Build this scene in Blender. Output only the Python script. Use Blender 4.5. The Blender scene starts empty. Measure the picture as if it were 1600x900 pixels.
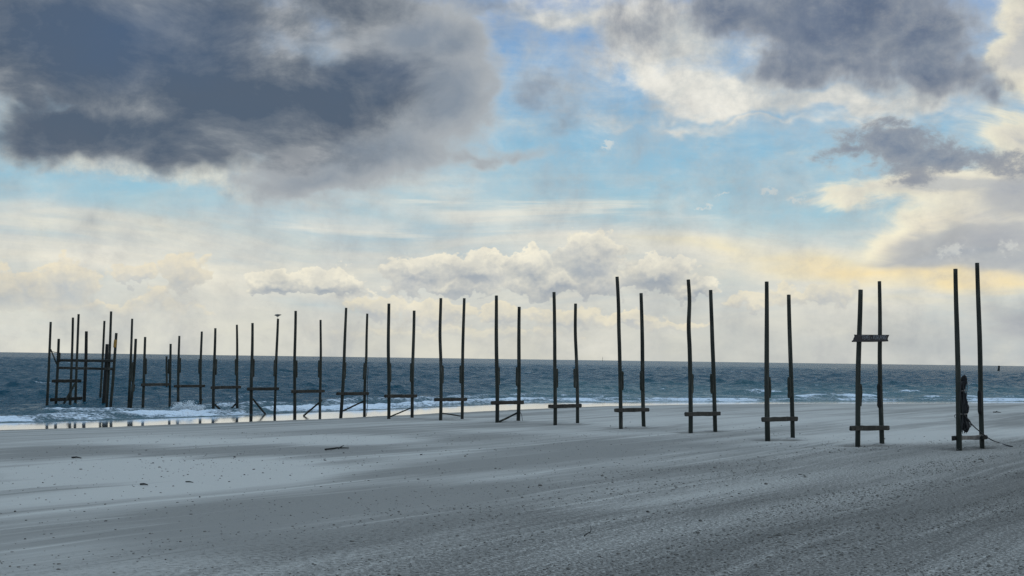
import bpy, bmesh, math, random
import numpy as np
from mathutils import Vector, Matrix

# ------------------------------------------------------------------ scene, camera, sky, sun
S = bpy.context.scene
COL = S.collection
random.seed(7)
RNG = np.random.default_rng(11)

FPX = 2200.0                       # focal length in pixels of a 1600 px wide frame (about 50 mm on full frame)
PITCH = math.atan((561.0 - 450.0) / FPX)
ROLL = 0.0136
CAM = np.array([0.0, 0.0, 4.0])    # eye height above the water line

_f = np.array([0, math.cos(PITCH), math.sin(PITCH)])
_r0 = np.array([1.0, 0, 0])
_u0 = np.cross(_r0, _f)
_r = math.cos(ROLL) * _r0 + math.sin(ROLL) * _u0
_u = np.cross(_r, _f)

def ray(px, py):
    d = _f * FPX + _r * (px - 800.0) + _u * (450.0 - py)
    return d / np.linalg.norm(d)

cam_data = bpy.data.cameras.new('camera')
cam_data.sensor_width = 36.0
cam_data.lens = 36.0 * FPX / 1600.0
cam_data.clip_start = 0.1
cam_data.clip_end = 80000.0
cam = bpy.data.objects.new('camera', cam_data)
COL.objects.link(cam)
m3 = Matrix(((_r[0], _u[0], -_f[0]), (_r[1], _u[1], -_f[1]), (_r[2], _u[2], -_f[2])))
cam.matrix_world = Matrix.Translation(Vector(CAM)) @ m3.to_4x4()
S.camera = cam

S.view_settings.view_transform = 'Standard'
S.view_settings.look = 'None'
S.view_settings.exposure = 0.0
S.view_settings.gamma = 1.0
S.view_settings.use_curve_mapping = False

SUN_EL = math.radians(14.0)
SUN_AZ = math.radians(72.0)        # well to the right of the view, behind the clouds
sun_l = bpy.data.lights.new('sun', 'SUN')
sun_l.energy = 0.5
sun_l.angle = math.radians(14.0)
sun_l.color = (1.0, 0.88, 0.70)
sun = bpy.data.objects.new('sun', sun_l)
COL.objects.link(sun)
sd = Vector((math.sin(SUN_AZ) * math.cos(SUN_EL), math.cos(SUN_AZ) * math.cos(SUN_EL), math.sin(SUN_EL)))
sun.rotation_euler = sd.to_track_quat('Z', 'Y').to_euler()
sun.location = sd * 60

def lin(r, g, b):
    def c(v):
        v /= 255.0
        return v / 12.92 if v <= 0.04045 else ((v + 0.055) / 1.055) ** 2.4
    return (c(r), c(g), c(b))

class NT:
    """small helper for building node trees"""
    def __init__(self, tree):
        self.t = tree; self.n = tree.nodes; self.l = tree.links
    def node(self, kind, **kw):
        n = self.n.new(kind)
        for k, v in kw.items():
            setattr(n, k, v)
        return n
    def put(self, sock, v):
        if isinstance(v, bpy.types.NodeSocket):
            self.l.new(v, sock)
        elif v is not None:
            if sock.type == 'RGBA' and len(v) == 3:
                v = (*v, 1.0)
            sock.default_value = v
    def math(self, op, a, b=None, c=None, clamp=False):
        n = self.node('ShaderNodeMath', operation=op, use_clamp=clamp)
        for i, v in enumerate((a, b, c)):
            if v is not None:
                self.put(n.inputs[i], v)
        return n.outputs[0]
    def vmath(self, op, a, b=None, s=None):
        n = self.node('ShaderNodeVectorMath', operation=op)
        self.put(n.inputs[0], a)
        if b is not None: self.put(n.inputs[1], b)
        if s is not None: self.put(n.inputs['Scale'], s)
        return n.outputs[0]
    def noise(self, vec, scale=1.0, detail=4.0, rough=0.55, dist=0.0, lac=2.0, color=False, dim='3D'):
        n = self.node('ShaderNodeTexNoise', noise_dimensions=dim)
        if vec is not None: self.put(n.inputs['Vector'], vec)
        n.inputs['Scale'].default_value = scale
        n.inputs['Detail'].default_value = detail
        n.inputs['Roughness'].default_value = rough
        n.inputs['Distortion'].default_value = dist
        n.inputs['Lacunarity'].default_value = lac
        return n.outputs['Color'] if color else n.outputs[0]
    def mapping(self, vec, loc=(0, 0, 0), rot=(0, 0, 0), scale=(1, 1, 1), kind='POINT'):
        n = self.node('ShaderNodeMapping', vector_type=kind)
        self.put(n.inputs['Vector'], vec)
        n.inputs['Location'].default_value = loc
        n.inputs['Rotation'].default_value = rot
        if 'Scale' in n.inputs: n.inputs['Scale'].default_value = scale
        return n.outputs[0]
    def sstep(self, v, lo, hi, a=0.0, b=1.0):
        n = self.node('ShaderNodeMapRange', interpolation_type='SMOOTHSTEP')
        self.put(n.inputs['Value'], v)
        n.inputs['From Min'].default_value = lo; n.inputs['From Max'].default_value = hi
        n.inputs['To Min'].default_value = a; n.inputs['To Max'].default_value = b
        return n.outputs[0]
    def lerp(self, v, lo, hi, a=0.0, b=1.0):
        n = self.node('ShaderNodeMapRange', interpolation_type='LINEAR', clamp=True)
        self.put(n.inputs['Value'], v)
        n.inputs['From Min'].default_value = lo; n.inputs['From Max'].default_value = hi
        n.inputs['To Min'].default_value = a; n.inputs['To Max'].default_value = b
        return n.outputs[0]
    def mix(self, fac, a, b):
        n = self.node('ShaderNodeMix', data_type='RGBA', clamp_factor=True)
        self.put(n.inputs[0], fac); self.put(n.inputs[6], a); self.put(n.inputs[7], b)
        return n.outputs[2]
    def ramp(self, fac, stops, interp='LINEAR'):
        n = self.node('ShaderNodeValToRGB')
        cr = n.color_ramp; cr.interpolation = interp
        while len(cr.elements) < len(stops): cr.elements.new(0.5)
        for e, (p, c) in zip(cr.elements, stops):
            e.position = p; e.color = (*c, 1.0) if len(c) == 3 else c
        self.put(n.inputs[0], fac)
        return n.outputs[0]

# ---------------------------------------------------------------- the sky: Nishita air with cloud banks in sky directions
world = bpy.data.worlds.new('World')
S.world = world
world.use_nodes = True
world.cycles.sampling_method = 'MANUAL'
world.cycles.sample_map_resolution = 1024
W = NT(world.node_tree)
W.n.clear()
STR = 0.1
K = 1.0 / STR

def sc(r, g, b, k=1.0):
    return tuple(v * K * k for v in lin(r, g, b))

sky = W.node('ShaderNodeTexSky', sky_type='NISHITA')
sky.sun_disc = False
sky.sun_elevation = SUN_EL
sky.sun_rotation = SUN_AZ
sky.altitude = 0; sky.air_density = 1.0; sky.dust_density = 0.6; sky.ozone_density = 2.0

tc = W.node('ShaderNodeTexCoord')
sep = W.node('ShaderNodeSeparateXYZ'); W.l.new(tc.outputs['Generated'], sep.inputs[0])
az = W.math('ARCTAN2', sep.outputs[0], sep.outputs[1])
el = W.math('ARCSINE', sep.outputs[2])
# sky chart: U = azimuth, V = elevation, one unit = 1/22 rad
U = W.math('MULTIPLY_ADD', az, 22.0, 8.0)
V = W.math('MULTIPLY', el, 22.0)
cmb = W.node('ShaderNodeCombineXYZ'); W.l.new(U, cmb.inputs[0]); W.l.new(V, cmb.inputs[1])
P = cmb.outputs[0]

def chart(px, py):
    d = ray(px, py)
    return (math.atan2(d[0], d[1]) * 22 + 8, math.asin(d[2]) * 22)

def warp(scale, amp, detail=3.0, stretch=(1, 1, 1), seed=0.0, rough=0.55):
    v = W.mapping(P, loc=(seed, seed * 0.7, seed * 0.3), scale=stretch)
    c = W.noise(v, scale, min(detail, 3), rough, color=True, dim='2D')
    c = W.vmath('SUBTRACT', c, (0.5, 0.5, 0.5))
    c = W.vmath('MULTIPLY', c, (amp, amp, 0.0))
    return W.vmath('ADD', P, c)

def field(p, blobs, smooth=0.25):
    acc = None
    for b in blobs:
        cx, cy, rx, ry = b[:4]
        rot = b[4] if len(b) > 4 else 0.0
        amp = b[5] if len(b) > 5 else 1.0
        u, v = chart(cx, cy)
        m = W.mapping(p, loc=(u, v, 0), rot=(0, 0, math.radians(rot)), scale=(rx / 100, ry / 100, 1), kind='TEXTURE')
        g = W.node('ShaderNodeTexGradient', gradient_type='SPHERICAL'); W.l.new(m, g.inputs[0])
        o = g.outputs[1]
        if amp != 1.0: o = W.math('MULTIPLY', o, amp)
        acc = o if acc is None else W.math('SMOOTH_MAX', acc, o, smooth)
    return acc

def puff(seed, scale, detail=8.0, rough=0.6, stretch=(1, 1, 1), dist=0.0, rot=0.0, p=None):
    v = W.mapping(p if p is not None else P, loc=(seed * 3.1, seed * 1.7, seed), rot=(0, 0, math.radians(rot)), scale=stretch)
    return W.noise(v, scale, min(detail, 6), rough, dist, dim='2D')

def add_noise(f, n, amp):
    # billows only where there is cloud at all
    g = W.math('MULTIPLY', W.lerp(f, 0.0, 0.22), amp)
    return W.math('MULTIPLY_ADD', W.math('SUBTRACT', n, 0.5), g, f)

state = {}
def lay(alpha, color):
    state['c'] = W.mix(alpha, state['c'], color)
# clear air: Nishita, thinned into pale haze towards the horizon
air = W.ramp(W.math('DIVIDE', V, 8.0), [
    (0.00, sc(204, 205, 197)), (0.10, sc(205, 209, 203)), (0.20, sc(198, 212, 212)), (0.30, sc(150, 199, 220)),
    (0.42, sc(128, 187, 220)), (0.55, sc(114, 170, 217)), (0.69, sc(92, 146, 208)), (1.0, sc(96, 142, 200))])
state['c'] = W.mix(0.92, sky.outputs[0], air)

# high thin veil: long soft streaks, cream, rising to the middle
wv = warp(0.35, 1.6, 3, (0.5, 1.2, 1), 3.0)
fv = field(wv, [(200, 420, 620, 130, 2), (620, 350, 480, 100, -6, 1.0), (830, 410, 560, 120, -10), (120, 350, 420, 40, 1),
                (1250, 430, 620, 90, -4), (700, 480, 1500, 110, 0, 0.9), (1000, 330, 420, 50, -14, .7), (60, 320, 200, 25, 2, .5), (680, 300, 260, 60, -18, .6)])
nv = puff(5.0, 0.6, 6, 0.62, (0.26, 1.5, 1), 0.5, rot=-7)
dv = add_noise(fv, nv, 1.25)
gap = field(P, [(1060, 270, 420, 110, -4, 1.0), (1270, 330, 170, 50, 0, .9), (150, 295, 300, 36, 0, 1.0), (560, 330, 160, 20, -10, .5)])
av = W.math('MULTIPLY', W.sstep(dv, 0.05, 0.70), W.sstep(gap, 0.0, 0.6, 1.0, 0.06))
cv = W.ramp(W.lerp(puff(8.0, 0.55, 6, 0.6, (0.28, 1.7, 1), 0.5, rot=-8), 0.33, 0.66), [(0.0, sc(168, 200, 215)), (0.42, sc(212, 216, 211)), (0.72, sc(236, 232, 217)), (1.0, sc(247, 240, 220))])
lay(W.math('MULTIPLY', av, 0.85), cv)

# thin drawn-out white streaks across the middle of the sky
fs = field(wv, [(860, 335, 420, 60, -12, 1.0), (150, 352, 330, 26, 2, 1.0), (1120, 365, 260, 26, -6, .8), (620, 380, 340, 40, -6, .8)])
ds = W.math('MULTIPLY', W.sstep(fs, 0.0, 0.5), W.sstep(puff(15.0, 0.9, 6, 0.6, (0.16, 2.3, 1), 0.35, rot=-9), 0.47, 0.70))
lay(W.math('MULTIPLY', ds, 0.75), sc(243, 239, 224))

# low haze over the horizon, creamier on the left, grey on the right
hz = W.ramp(W.lerp(U, 0.0, 16.0), [(0, sc(226, 226, 214)), (0.5, sc(214, 213, 201)), (0.75, sc(198, 201, 196)), (1, sc(180, 188, 192))])
lay(W.math('MULTIPLY', W.sstep(V, 1.3, 0.1), 0.85), hz)

# warm glow where the hidden sun lights the veil
wg = warp(0.6, 1.0, 3, (0.4, 1.4, 1), 9.0)
fg = field(wg, [(1330, 415, 330, 42, -5, 1.0), (1130, 388, 240, 26, -10, .6), (1560, 440, 260, 34, -4, .9), (1420, 375, 170, 36, 14, .9),
                (1000, 395, 200, 30, -12, .22), (1430, 470, 340, 30, 0, .5), (1400, 380, 150, 26, 18, 1.1), (1500, 420, 200, 20, -3, .8), (1480, 345, 140, 30, 12, .7)])
dg = add_noise(fg, puff(12.0, 0.9, 6, 0.6, (0.26, 1.9, 1), 0.5, rot=-6), 1.0)
lay(W.math('MULTIPLY', W.sstep(dg, 0.0, 0.80), 0.85), W.ramp(W.lerp(dg, 0.1, 1.0), [(0, sc(232, 229, 212)), (0.5, sc(249, 236, 196)), (1, sc(255, 232, 176))]))

# broad pale cloud at the right edge, cream yellow under a grey bank
wr = warp(0.8, 0.9, 3, (0.6, 1.2, 1), 17.0, 0.6)
fr = field(wr, [(1480, 290, 290, 42, 0, 1.0), (1560, 330, 230, 60, 10, 1.0), (1600, 210, 110, 60, 0, .9), (1450, 360, 170, 30, 14, .8), (1620, 60, 90, 120, 0, 1.2), (1700, 300, 250, 200, 0, 1)])
dr = add_noise(fr, puff(19.0, 1.1, 6, 0.62, (0.5, 1.4, 1), 0.5), 1.0)
lay(W.math('MULTIPLY', W.sstep(dr, 0.10, 0.46), 0.92), W.ramp(W.lerp(add_noise(dr, puff(20.0, 1.2, 6, 0.6, (0.5, 1.4, 1), 0.4), 0.7), 0.1, 0.9), [(0, sc(232, 231, 217)), (0.35, sc(253, 245, 216)), (0.7, sc(240, 231, 208)), (1, sc(202, 200, 194))]))
# blue grey bank behind the last frame
fb = field(wr, [(1560, 372, 230, 44, 8, 1.1), (1640, 405, 160, 36, 0, 1.0), (1420, 398, 100, 12, 4, .5), (1600, 500, 100, 44, 0, .65), (1590, 300, 130, 40, 0, .7)])
db = add_noise(fb, puff(23.0, 0.9, 6, 0.6, (0.35, 1.6, 1), 0.5), 0.8)
lay(W.math('MULTIPLY', W.sstep(db, 0.10, 0.55), 0.85), W.ramp(W.lerp(db, 0.1, 0.9), [(0, sc(192, 193, 190)), (1, sc(152, 160, 174))]))

fy = field(wg, [(1500, 432, 240, 26, -2, 1.0), (1330, 420, 180, 26, -6, .7), (1600, 445, 120, 20, 0, .7)])
dy = add_noise(fy, puff(25.0, 0.9, 6, 0.6, (0.22, 2.0, 1), 0.4, rot=-4), 1.0)
lay(W.math('MULTIPLY', W.sstep(dy, 0.05, 0.9), 0.8), sc(253, 230, 176))

# cumulus row above the horizon: bright rims, grey bodies
def cumulus(seed, blobs, rim, body, nscale=3.0, namp=0.9, wamp=0.5, lo=0.22, hi=0.30, bodyhi=0.95, op=1.0, wscale=2.2, melt=None):
    w = warp(wscale, wamp, 3, (1, 1.2, 1), seed, 0.62)
    f = field(w, blobs, 0.10)
    n = puff(seed + 2, nscale, 6, 0.58, (1, 1.25, 1), 0.1)
    d = add_noise(f, n, namp)
    # light from above: the billows sampled a little higher shade the lower sides
    n2 = puff(seed + 2, nscale, 4, 0.55, (1, 1.25, 1), 0.1, p=W.vmath('ADD', P, (0.02, 0.07, 0)))
    f2 = field(W.vmath('ADD', w, (0.0, 0.12, 0)), blobs, 0.10)
    slope = W.math('SUBTRACT', add_noise(f2, n2, namp), d)
    a = W.math('MULTIPLY', W.sstep(d, lo, hi), op)
    sh = W.math('ADD', W.lerp(slope, -0.30, 0.34, 0.0, 0.75), W.lerp(d, lo, bodyhi, 0.0, 0.35))
    mid = tuple(0.5 * x + 0.5 * y for x, y in zip(rim, body))
    c = W.ramp(sh, [(0.08, rim), (0.42, mid), (0.95, body)])
    # bases melt into the haze
    if melt: a = W.math('MULTIPLY', a, W.lerp(V, melt[0], melt[1], melt[2], 1.0))
    lay(a, c)

cumulus(31.0, [(40, 445, 60, 45), (5, 450, 45, 50), (110, 440, 60, 50), (215, 425, 70, 22, 0, .8), (285, 425, 55, 45, 30, .9), (240, 465, 40, 40, 0, .7), (160, 480, 260, 25, 0, .6)],
        sc(244, 232, 202), sc(190, 195, 196), nscale=2.6, lo=0.22, hi=0.36, op=0.9, melt=(0.5, 0.95, 0.3))
cumulus(37.0, [(430, 445, 70, 30), (510, 440, 90, 32), (590, 470, 90, 25, 0, .8), (655, 425, 80, 40, 0, 1.1), (740, 420, 90, 40, 0, 1.1), (830, 415, 60, 40, 0, 1.0), (925, 400, 70, 58, 0, 1.35),
               (1020, 430, 90, 42, 0, 1.1), (880, 440, 200, 35, 0, .9), (700, 445, 160, 26, 0, .9), (1080, 450, 60, 26, 0, .7)],
        sc(252, 245, 222), sc(158, 168, 178), nscale=2.9, lo=0.24, hi=0.36, melt=(0.62, 1.0, 0.3))
cumulus(41.0, [(590, 485, 70, 28), (680, 490, 90, 28), (780, 490, 70, 24), (880, 495, 90, 26), (980, 500, 80, 20), (1060, 510, 90, 16, 0, .8), (720, 520, 300, 22, 0, .7), (1270, 460, 90, 28, 0, .8), (1180, 470, 80, 22, 0, .7), (1310, 455, 50, 25, 0, .8)],
        sc(244, 234, 205), sc(188, 192, 193), nscale=3.0, lo=0.22, hi=0.40, op=0.9, melt=(0.20, 0.6, 0.2))
# small bright scraps
cumulus(47.0, [(1490, 392, 60, 18, 3), (1575, 388, 28, 22), (1130, 302, 24, 7, 10), (1202, 302, 36, 10, -14), (1240, 312, 38, 9, -10), (1097, 326, 30, 6, 0), (950, 227, 26, 9, 0)],
        sc(236, 236, 226), sc(206, 210, 210), nscale=5.5, namp=1.7, lo=0.42, hi=1.0, op=0.6, wamp=0.3, wscale=5.0)

# white underside cloud in the upper right, then its dark mass
w2 = warp(1.0, 0.9, 3, (0.9, 1.1, 1), 53.0, 0.62)
f2a = field(w2, [(1030, 60, 170, 90, -20, 1.1), (1120, 140, 240, 50, -8, .95), (1250, 160, 300, 34, 0, 1.0), (960, 20, 150, 45, 0, .8), (1000, 110, 100, 50, -30, .9), (1130, 175, 200, 18, -3, .7),
                 (1440, 140, 160, 50, 10, .8), (1060, 195, 200, 16, -6, .5), (860, 30, 130, 30, 0, .6), (1250, 120, 360, 90, 0, .55), (1180, 195, 260, 14, -2, .5), (1380, 185, 200, 14, 2, .5)])
d2a = add_noise(f2a, puff(57.0, 1.3, 6, 0.64, (0.7, 1.3, 1), 0.2), 0.95)
lay(W.math('MULTIPLY', W.sstep(d2a, 0.0, 0.70), 0.95), W.ramp(W.lerp(puff(59.0, 0.9, 6, 0.62, (0.8, 1.1, 1), 0.15), 0.30, 0.66), [(0, sc(172, 184, 192)), (0.38, sc(206, 209, 206)), (0.8, sc(240, 237, 226)), (1, sc(248, 244, 232))]))
f2b = field(w2, [(1340, 20, 220, 110, -6, 1.4), (1260, 60, 190, 70, -20, 1.1), (1430, 70, 140, 80, 20, 1.2), (1200, 100, 90, 40, 20, .7), (1510, 110, 60, 60, -40, .9), (1330, 105, 80, 55, 0, .9), (1350, -120, 420, 140, 0, 1.3),
                 (990, 50, 100, 100, -20, .62), (1540, 140, 40, 30, -60, .7), (1150, 20, 150, 70, 0, 1.0), (1440, 110, 140, 50, 0, 1.0), (1290, 100, 160, 50, 0, 1.0), (1060, 90, 90, 50, -20, .5)])
d2b = add_noise(f2b, puff(61.0, 1.15, 6, 0.62, (1.0, 0.8, 1), 0.12), 1.05)
lay(W.math('MULTIPLY', W.sstep(d2b, 0.02, 0.66), 0.97), W.ramp(W.lerp(d2b, 0.1, 1.2), [(0, sc(180, 184, 186)), (0.35, sc(144, 151, 162)), (0.65, sc(112, 124, 143)), (1, sc(92, 107, 132))]))

# ragged grey cloud right of the middle
w3 = warp(1.3, 0.8, 3, (0.8, 1.1, 1), 67.0, 0.62)
f3 = field(w3, [(1400, 225, 130, 50, -6, 1.1), (1470, 260, 140, 40, -4, 1.0), (1320, 240, 90, 26, 12, .8), (1540, 260, 110, 40, -6, .9), (1430, 275, 70, 30, 0, .9), (1390, 190, 60, 22, 0, .6)])
d3 = add_noise(f3, puff(69.0, 2.0, 6, 0.74, (0.75, 1.25, 1), 0.15), 1.6)
lay(W.math('MULTIPLY', W.sstep(d3, 0.05, 0.70), 0.92), W.ramp(W.lerp(d3, 0.1, 1.2), [(0, sc(190, 189, 184)), (0.4, sc(150, 155, 163)), (1, sc(114, 126, 147))]))
f4 = field(w3, [(840, 150, 60, 48, -20, .8), (870, 185, 50, 30, 0, .5), (760, 10, 120, 30, 0, .9), (850, 40, 60, 30, 0, .4)])
d4 = add_noise(f4, puff(71.0, 1.6, 6, 0.62), 0.8)
lay(W.math('MULTIPLY', W.sstep(d4, 0.1, 0.75), 0.75), W.ramp(W.lerp(d4, 0.1, 0.9), [(0, sc(160, 172, 184)), (1, sc(126, 139, 157))]))

# the great dark cloud on the left: pale fringe below, warm grey skirt on the right, slate body
w5 = warp(0.75, 0.9, 3, (0.9, 1.1, 1), 73.0, 0.6)
f5a = field(w5, [(190, 262, 210, 34, -4, 1.0), (330, 272, 120, 36, -20, 1.0), (60, 210, 110, 50, -30, .7), (20, 235, 60, 20, 0, .5), (360, 255, 70, 30, 0, .9)])
d5a = add_noise(f5a, puff(75.0, 1.8, 6, 0.68, (0.8, 1.1, 1), 0.3), 1.0)
lay(W.math('MULTIPLY', W.sstep(d5a, 0.06, 0.66), 0.88), W.ramp(W.lerp(puff(76.0, 1.8, 6, 0.64), 0.35, 0.65), [(0, sc(168, 180, 186)), (1, sc(222, 222, 210))]))
f5b = field(w5, [(560, 235, 240, 85, 10, 1.3), (690, 150, 130, 120, -20, 1.3), (640, 60, 170, 110, 0, 1.3), (510, 285, 180, 45, 6, 1.0), (745, 240, 130, 20, 0, .7), (480, 300, 110, 36, -10, .7), (700, 80, 110, 80, 0, 1.1)])
d5b = add_noise(f5b, puff(77.0, 1.2, 6, 0.62, (0.9, 1.1, 1), 0.2), 0.8)
lay(W.math('MULTIPLY', W.sstep(d5b, 0.06, 0.58), 0.95), W.ramp(W.lerp(d5b, 0.1, 1.1), [(0, sc(204, 206, 203)), (0.4, sc(170, 175, 179)), (1, sc(132, 143, 156))]))
f5c = field(w5, [(170, 70, 420, 150, 0, 1.7), (330, 140, 400, 130, -4, 1.7), (510, 150, 250, 95, 8, 1.4), (620, 118, 150, 60, 6, .9), (200, 205, 190, 62, -2, 1.3), (430, 215, 180, 70, -10, 1.15), (-60, 70, 260, 120, 0, 1.5),
                 (200, -100, 600, 150, 0, 1.5), (520, 0, 220, 90, 0, .9), (110, 215, 140, 62, 0, 1.8), (250, 215, 190, 66, 0, 1.7), (30, 150, 120, 60, -20, 1.3), (540, 240, 130, 60, 0, .55), (400, 30, 200, 90, 0, 1.1)])
d5c = add_noise(f5c, puff(79.0, 1.0, 6, 0.62, (0.85, 1.15, 1), 0.22), 0.82)
tone = W.math('ADD', W.math('MULTIPLY', d5c, 0.42), W.lerp(puff(83.0, 0.7, 6, 0.66, (0.7, 1.3, 1), 0.2), 0.3, 0.7, -0.14, 0.54))
pt = field(w5, [(520, 55, 170, 50, 14, 1.0), (420, 85, 110, 30, 10, .6), (100, 130, 160, 30, -4, .45), (230, 175, 170, 30, 0, .4), (30, 150, 140, 40, 0, .5)])
tone = W.math('SUBTRACT', tone, W.math('MULTIPLY', pt, 0.32))
c5 = W.ramp(tone, [(0.05, sc(164, 168, 172)), (0.3, sc(130, 137, 145)), (0.55, sc(103, 113, 126)), (0.8, sc(82, 96, 114))])
blue = field(w5, [(200, 50, 260, 100, 0, 1.0), (620, 110, 160, 60, 0, .6)])
c5 = W.mix(W.math('MULTIPLY', blue, 0.5), c5, sc(72, 98, 132))
lay(W.math('MULTIPLY', W.sstep(d5c, 0.04, 0.82), 0.98), c5)

# broken grey and white cover over the rest of the dome (outside the picture, lights the beach)
hi_n = puff(91.0, 0.12, 6, 0.6, (1, 1, 1), 0.3)
lay(W.math('MULTIPLY', W.sstep(V, 6.0, 9.0), W.sstep(hi_n, 0.30, 0.50)), W.ramp(W.lerp(puff(93.0, 0.2, 6, 0.6), 0.35, 0.65), [(0, sc(150, 184, 211, 1.5)), (1, sc(208, 225, 235, 1.5))]))

bg = W.node('ShaderNodeBackground'); bg.inputs[1].default_value = STR
W.l.new(state['c'], bg.inputs[0])
wo = W.node('ShaderNodeOutputWorld'); W.l.new(bg.outputs[0], wo.inputs[0])

# ------------------------------------------------------------------ helpers: materials, meshes, tagging
def new_mat(name):
    m = bpy.data.materials.new(name); m.use_nodes = True
    t = NT(m.node_tree); t.n.clear()
    out = t.node('ShaderNodeOutputMaterial')
    b = t.node('ShaderNodeBsdfPrincipled')
    t.l.new(b.outputs[0], out.inputs[0])
    return m, t, b

def mesh_obj(name, verts, faces, mat, parent=None, smooth=True):
    me = bpy.data.meshes.new(name)
    me.from_pydata([tuple(v) for v in verts], [], [tuple(f) for f in faces])
    me.update()
    if smooth: me.polygons.foreach_set('use_smooth', [True] * len(me.polygons))
    me.materials.append(mat)
    o = bpy.data.objects.new(name, me); COL.objects.link(o)
    if parent is not None: o.parent = parent
    return o

def grid_obj(name, X, Y, Z, mat, attrs=None, smooth=True):
    """big height field from 2-D arrays"""
    n, m = X.shape
    me = bpy.data.meshes.new(name)
    co = np.stack([X, Y, Z], -1).reshape(-1, 3).astype(np.float32)
    idx = np.arange(n * m).reshape(n, m)
    q = np.stack([idx[:-1, :-1], idx[:-1, 1:], idx[1:, 1:], idx[1:, :-1]], -1).reshape(-1, 4).astype(np.int32)
    me.vertices.add(len(co)); me.vertices.foreach_set('co', co.ravel())
    me.loops.add(q.size); me.loops.foreach_set('vertex_index', q.ravel())
    me.polygons.add(len(q)); me.polygons.foreach_set('loop_start', np.arange(0, q.size, 4, dtype=np.int32))
    me.polygons.foreach_set('use_smooth', np.full(len(q), smooth))
    me.update(calc_edges=True)
    for k, v in (attrs or {}).items():
        a = me.attributes.new(k, 'FLOAT', 'POINT')
        a.data.foreach_set('value', np.asarray(v, np.float32).ravel())
    me.materials.append(mat)
    o = bpy.data.objects.new(name, me); COL.objects.link(o)
    return o

def tag(o, label=None, cat=None, group=None, kind=None):
    if label: o['label'] = label
    if cat: o['category'] = cat
    if group: o['group'] = group
    if kind: o['kind'] = kind
    return o

def smooth01(x, a, b):
    t = np.clip((x - a) / (b - a), 0, 1)
    return t * t * (3 - 2 * t)

_perm = np.random.default_rng(5).random((256, 256))
def vnoise(x, y):
    xi = np.floor(x).astype(int); yi = np.floor(y).astype(int)
    fx = x - xi; fy = y - yi
    fx = fx * fx * (3 - 2 * fx); fy = fy * fy * (3 - 2 * fy)
    g = lambda i, j: _perm[i & 255, j & 255]
    return (g(xi, yi) * (1 - fx) + g(xi + 1, yi) * fx) * (1 - fy) + (g(xi, yi + 1) * (1 - fx) + g(xi + 1, yi + 1) * fx) * fy
def fbm(x, y, o=4, r=0.5):
    s = 0; a = 1; t = 0
    for k in range(o):
        s = s + a * vnoise(x * 2 ** k + 17.3 * k, y * 2 ** k + 9.1 * k); t += a; a *= r
    return s / t

# ------------------------------------------------------------------ the lie of the land
SH_X = np.array([-400, -80, -46, -26.5, -18, -12, -4, 4, 12, 25, 53, 120, 400, 900.])
SH_Y = np.array([-300, 17, 50, 69.5, 79, 88.5, 101, 116, 125, 133, 146, 172, 280, 470.])
_sx = np.linspace(-400, 900, 5201)
_sy = np.interp(_sx, SH_X, SH_Y)
_k = np.exp(-0.5 * (np.arange(-40, 41) * 0.25 / 3.5) ** 2); _k /= _k.sum()
_sy = np.convolve(np.pad(_sy, 40, mode='reflect', reflect_type='odd'), _k, 'valid')
_sg = np.gradient(_sy, _sx)
def shore(x, y):
    """distance to the edge of the dry sand, positive on land"""
    ys = np.interp(x, _sx, _sy); g = np.interp(x, _sx, _sg)
    return (ys - y) / np.sqrt(1 + g * g)
WIND = np.array([0.53, 0.848])           # direction in which the sand streams run
def wind_uv(x, y):
    return x * WIND[0] + y * WIND[1], x * WIND[1] - y * WIND[0]
def ground_z(x, y):
    x = np.asarray(x, float); y = np.asarray(y, float)
    s = shore(x, y)
    z = np.where(s > 0, 0.07 + 0.82 * (1 - np.exp(-np.maximum(s, 0) / 14.0)), 0.07 + 0.0085 * s)
    z = np.where(s < -9.5, 0.07 - 0.0085 * 9.5 + 0.05 * (s + 9.5), z)
    z = np.maximum(z, -4.0)
    a, c = wind_uv(x, y)
    land = smooth01(s, 2, 14)
    far = 1 - smooth01(np.hypot(x, y), 200, 400)
    z = z + land * far * (0.10 * (fbm(a / 26, c / 7 + 3, 3) - 0.5) + 0.035 * (fbm(a / 7, c / 1.7 + 7, 3) - 0.5))
    return z

def hit_ground(px, py, tmin=8.0):
    d = ray(px, py)
    t = np.geomspace(tmin, 2500, 6000)
    p = CAM + t[:, None] * d
    zg = np.maximum(ground_z(p[:, 0], p[:, 1]), 0.0)
    below = np.nonzero(p[:, 2] <= zg)[0]
    i = below[0]
    t0, t1 = t[max(i - 1, 0)], t[i]
    for _ in range(30):
        tm = 0.5 * (t0 + t1); q = CAM + tm * d
        if q[2] <= max(float(ground_z(q[0], q[1])), 0.0): t1 = tm
        else: t0 = tm
    return CAM + t1 * d

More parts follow.
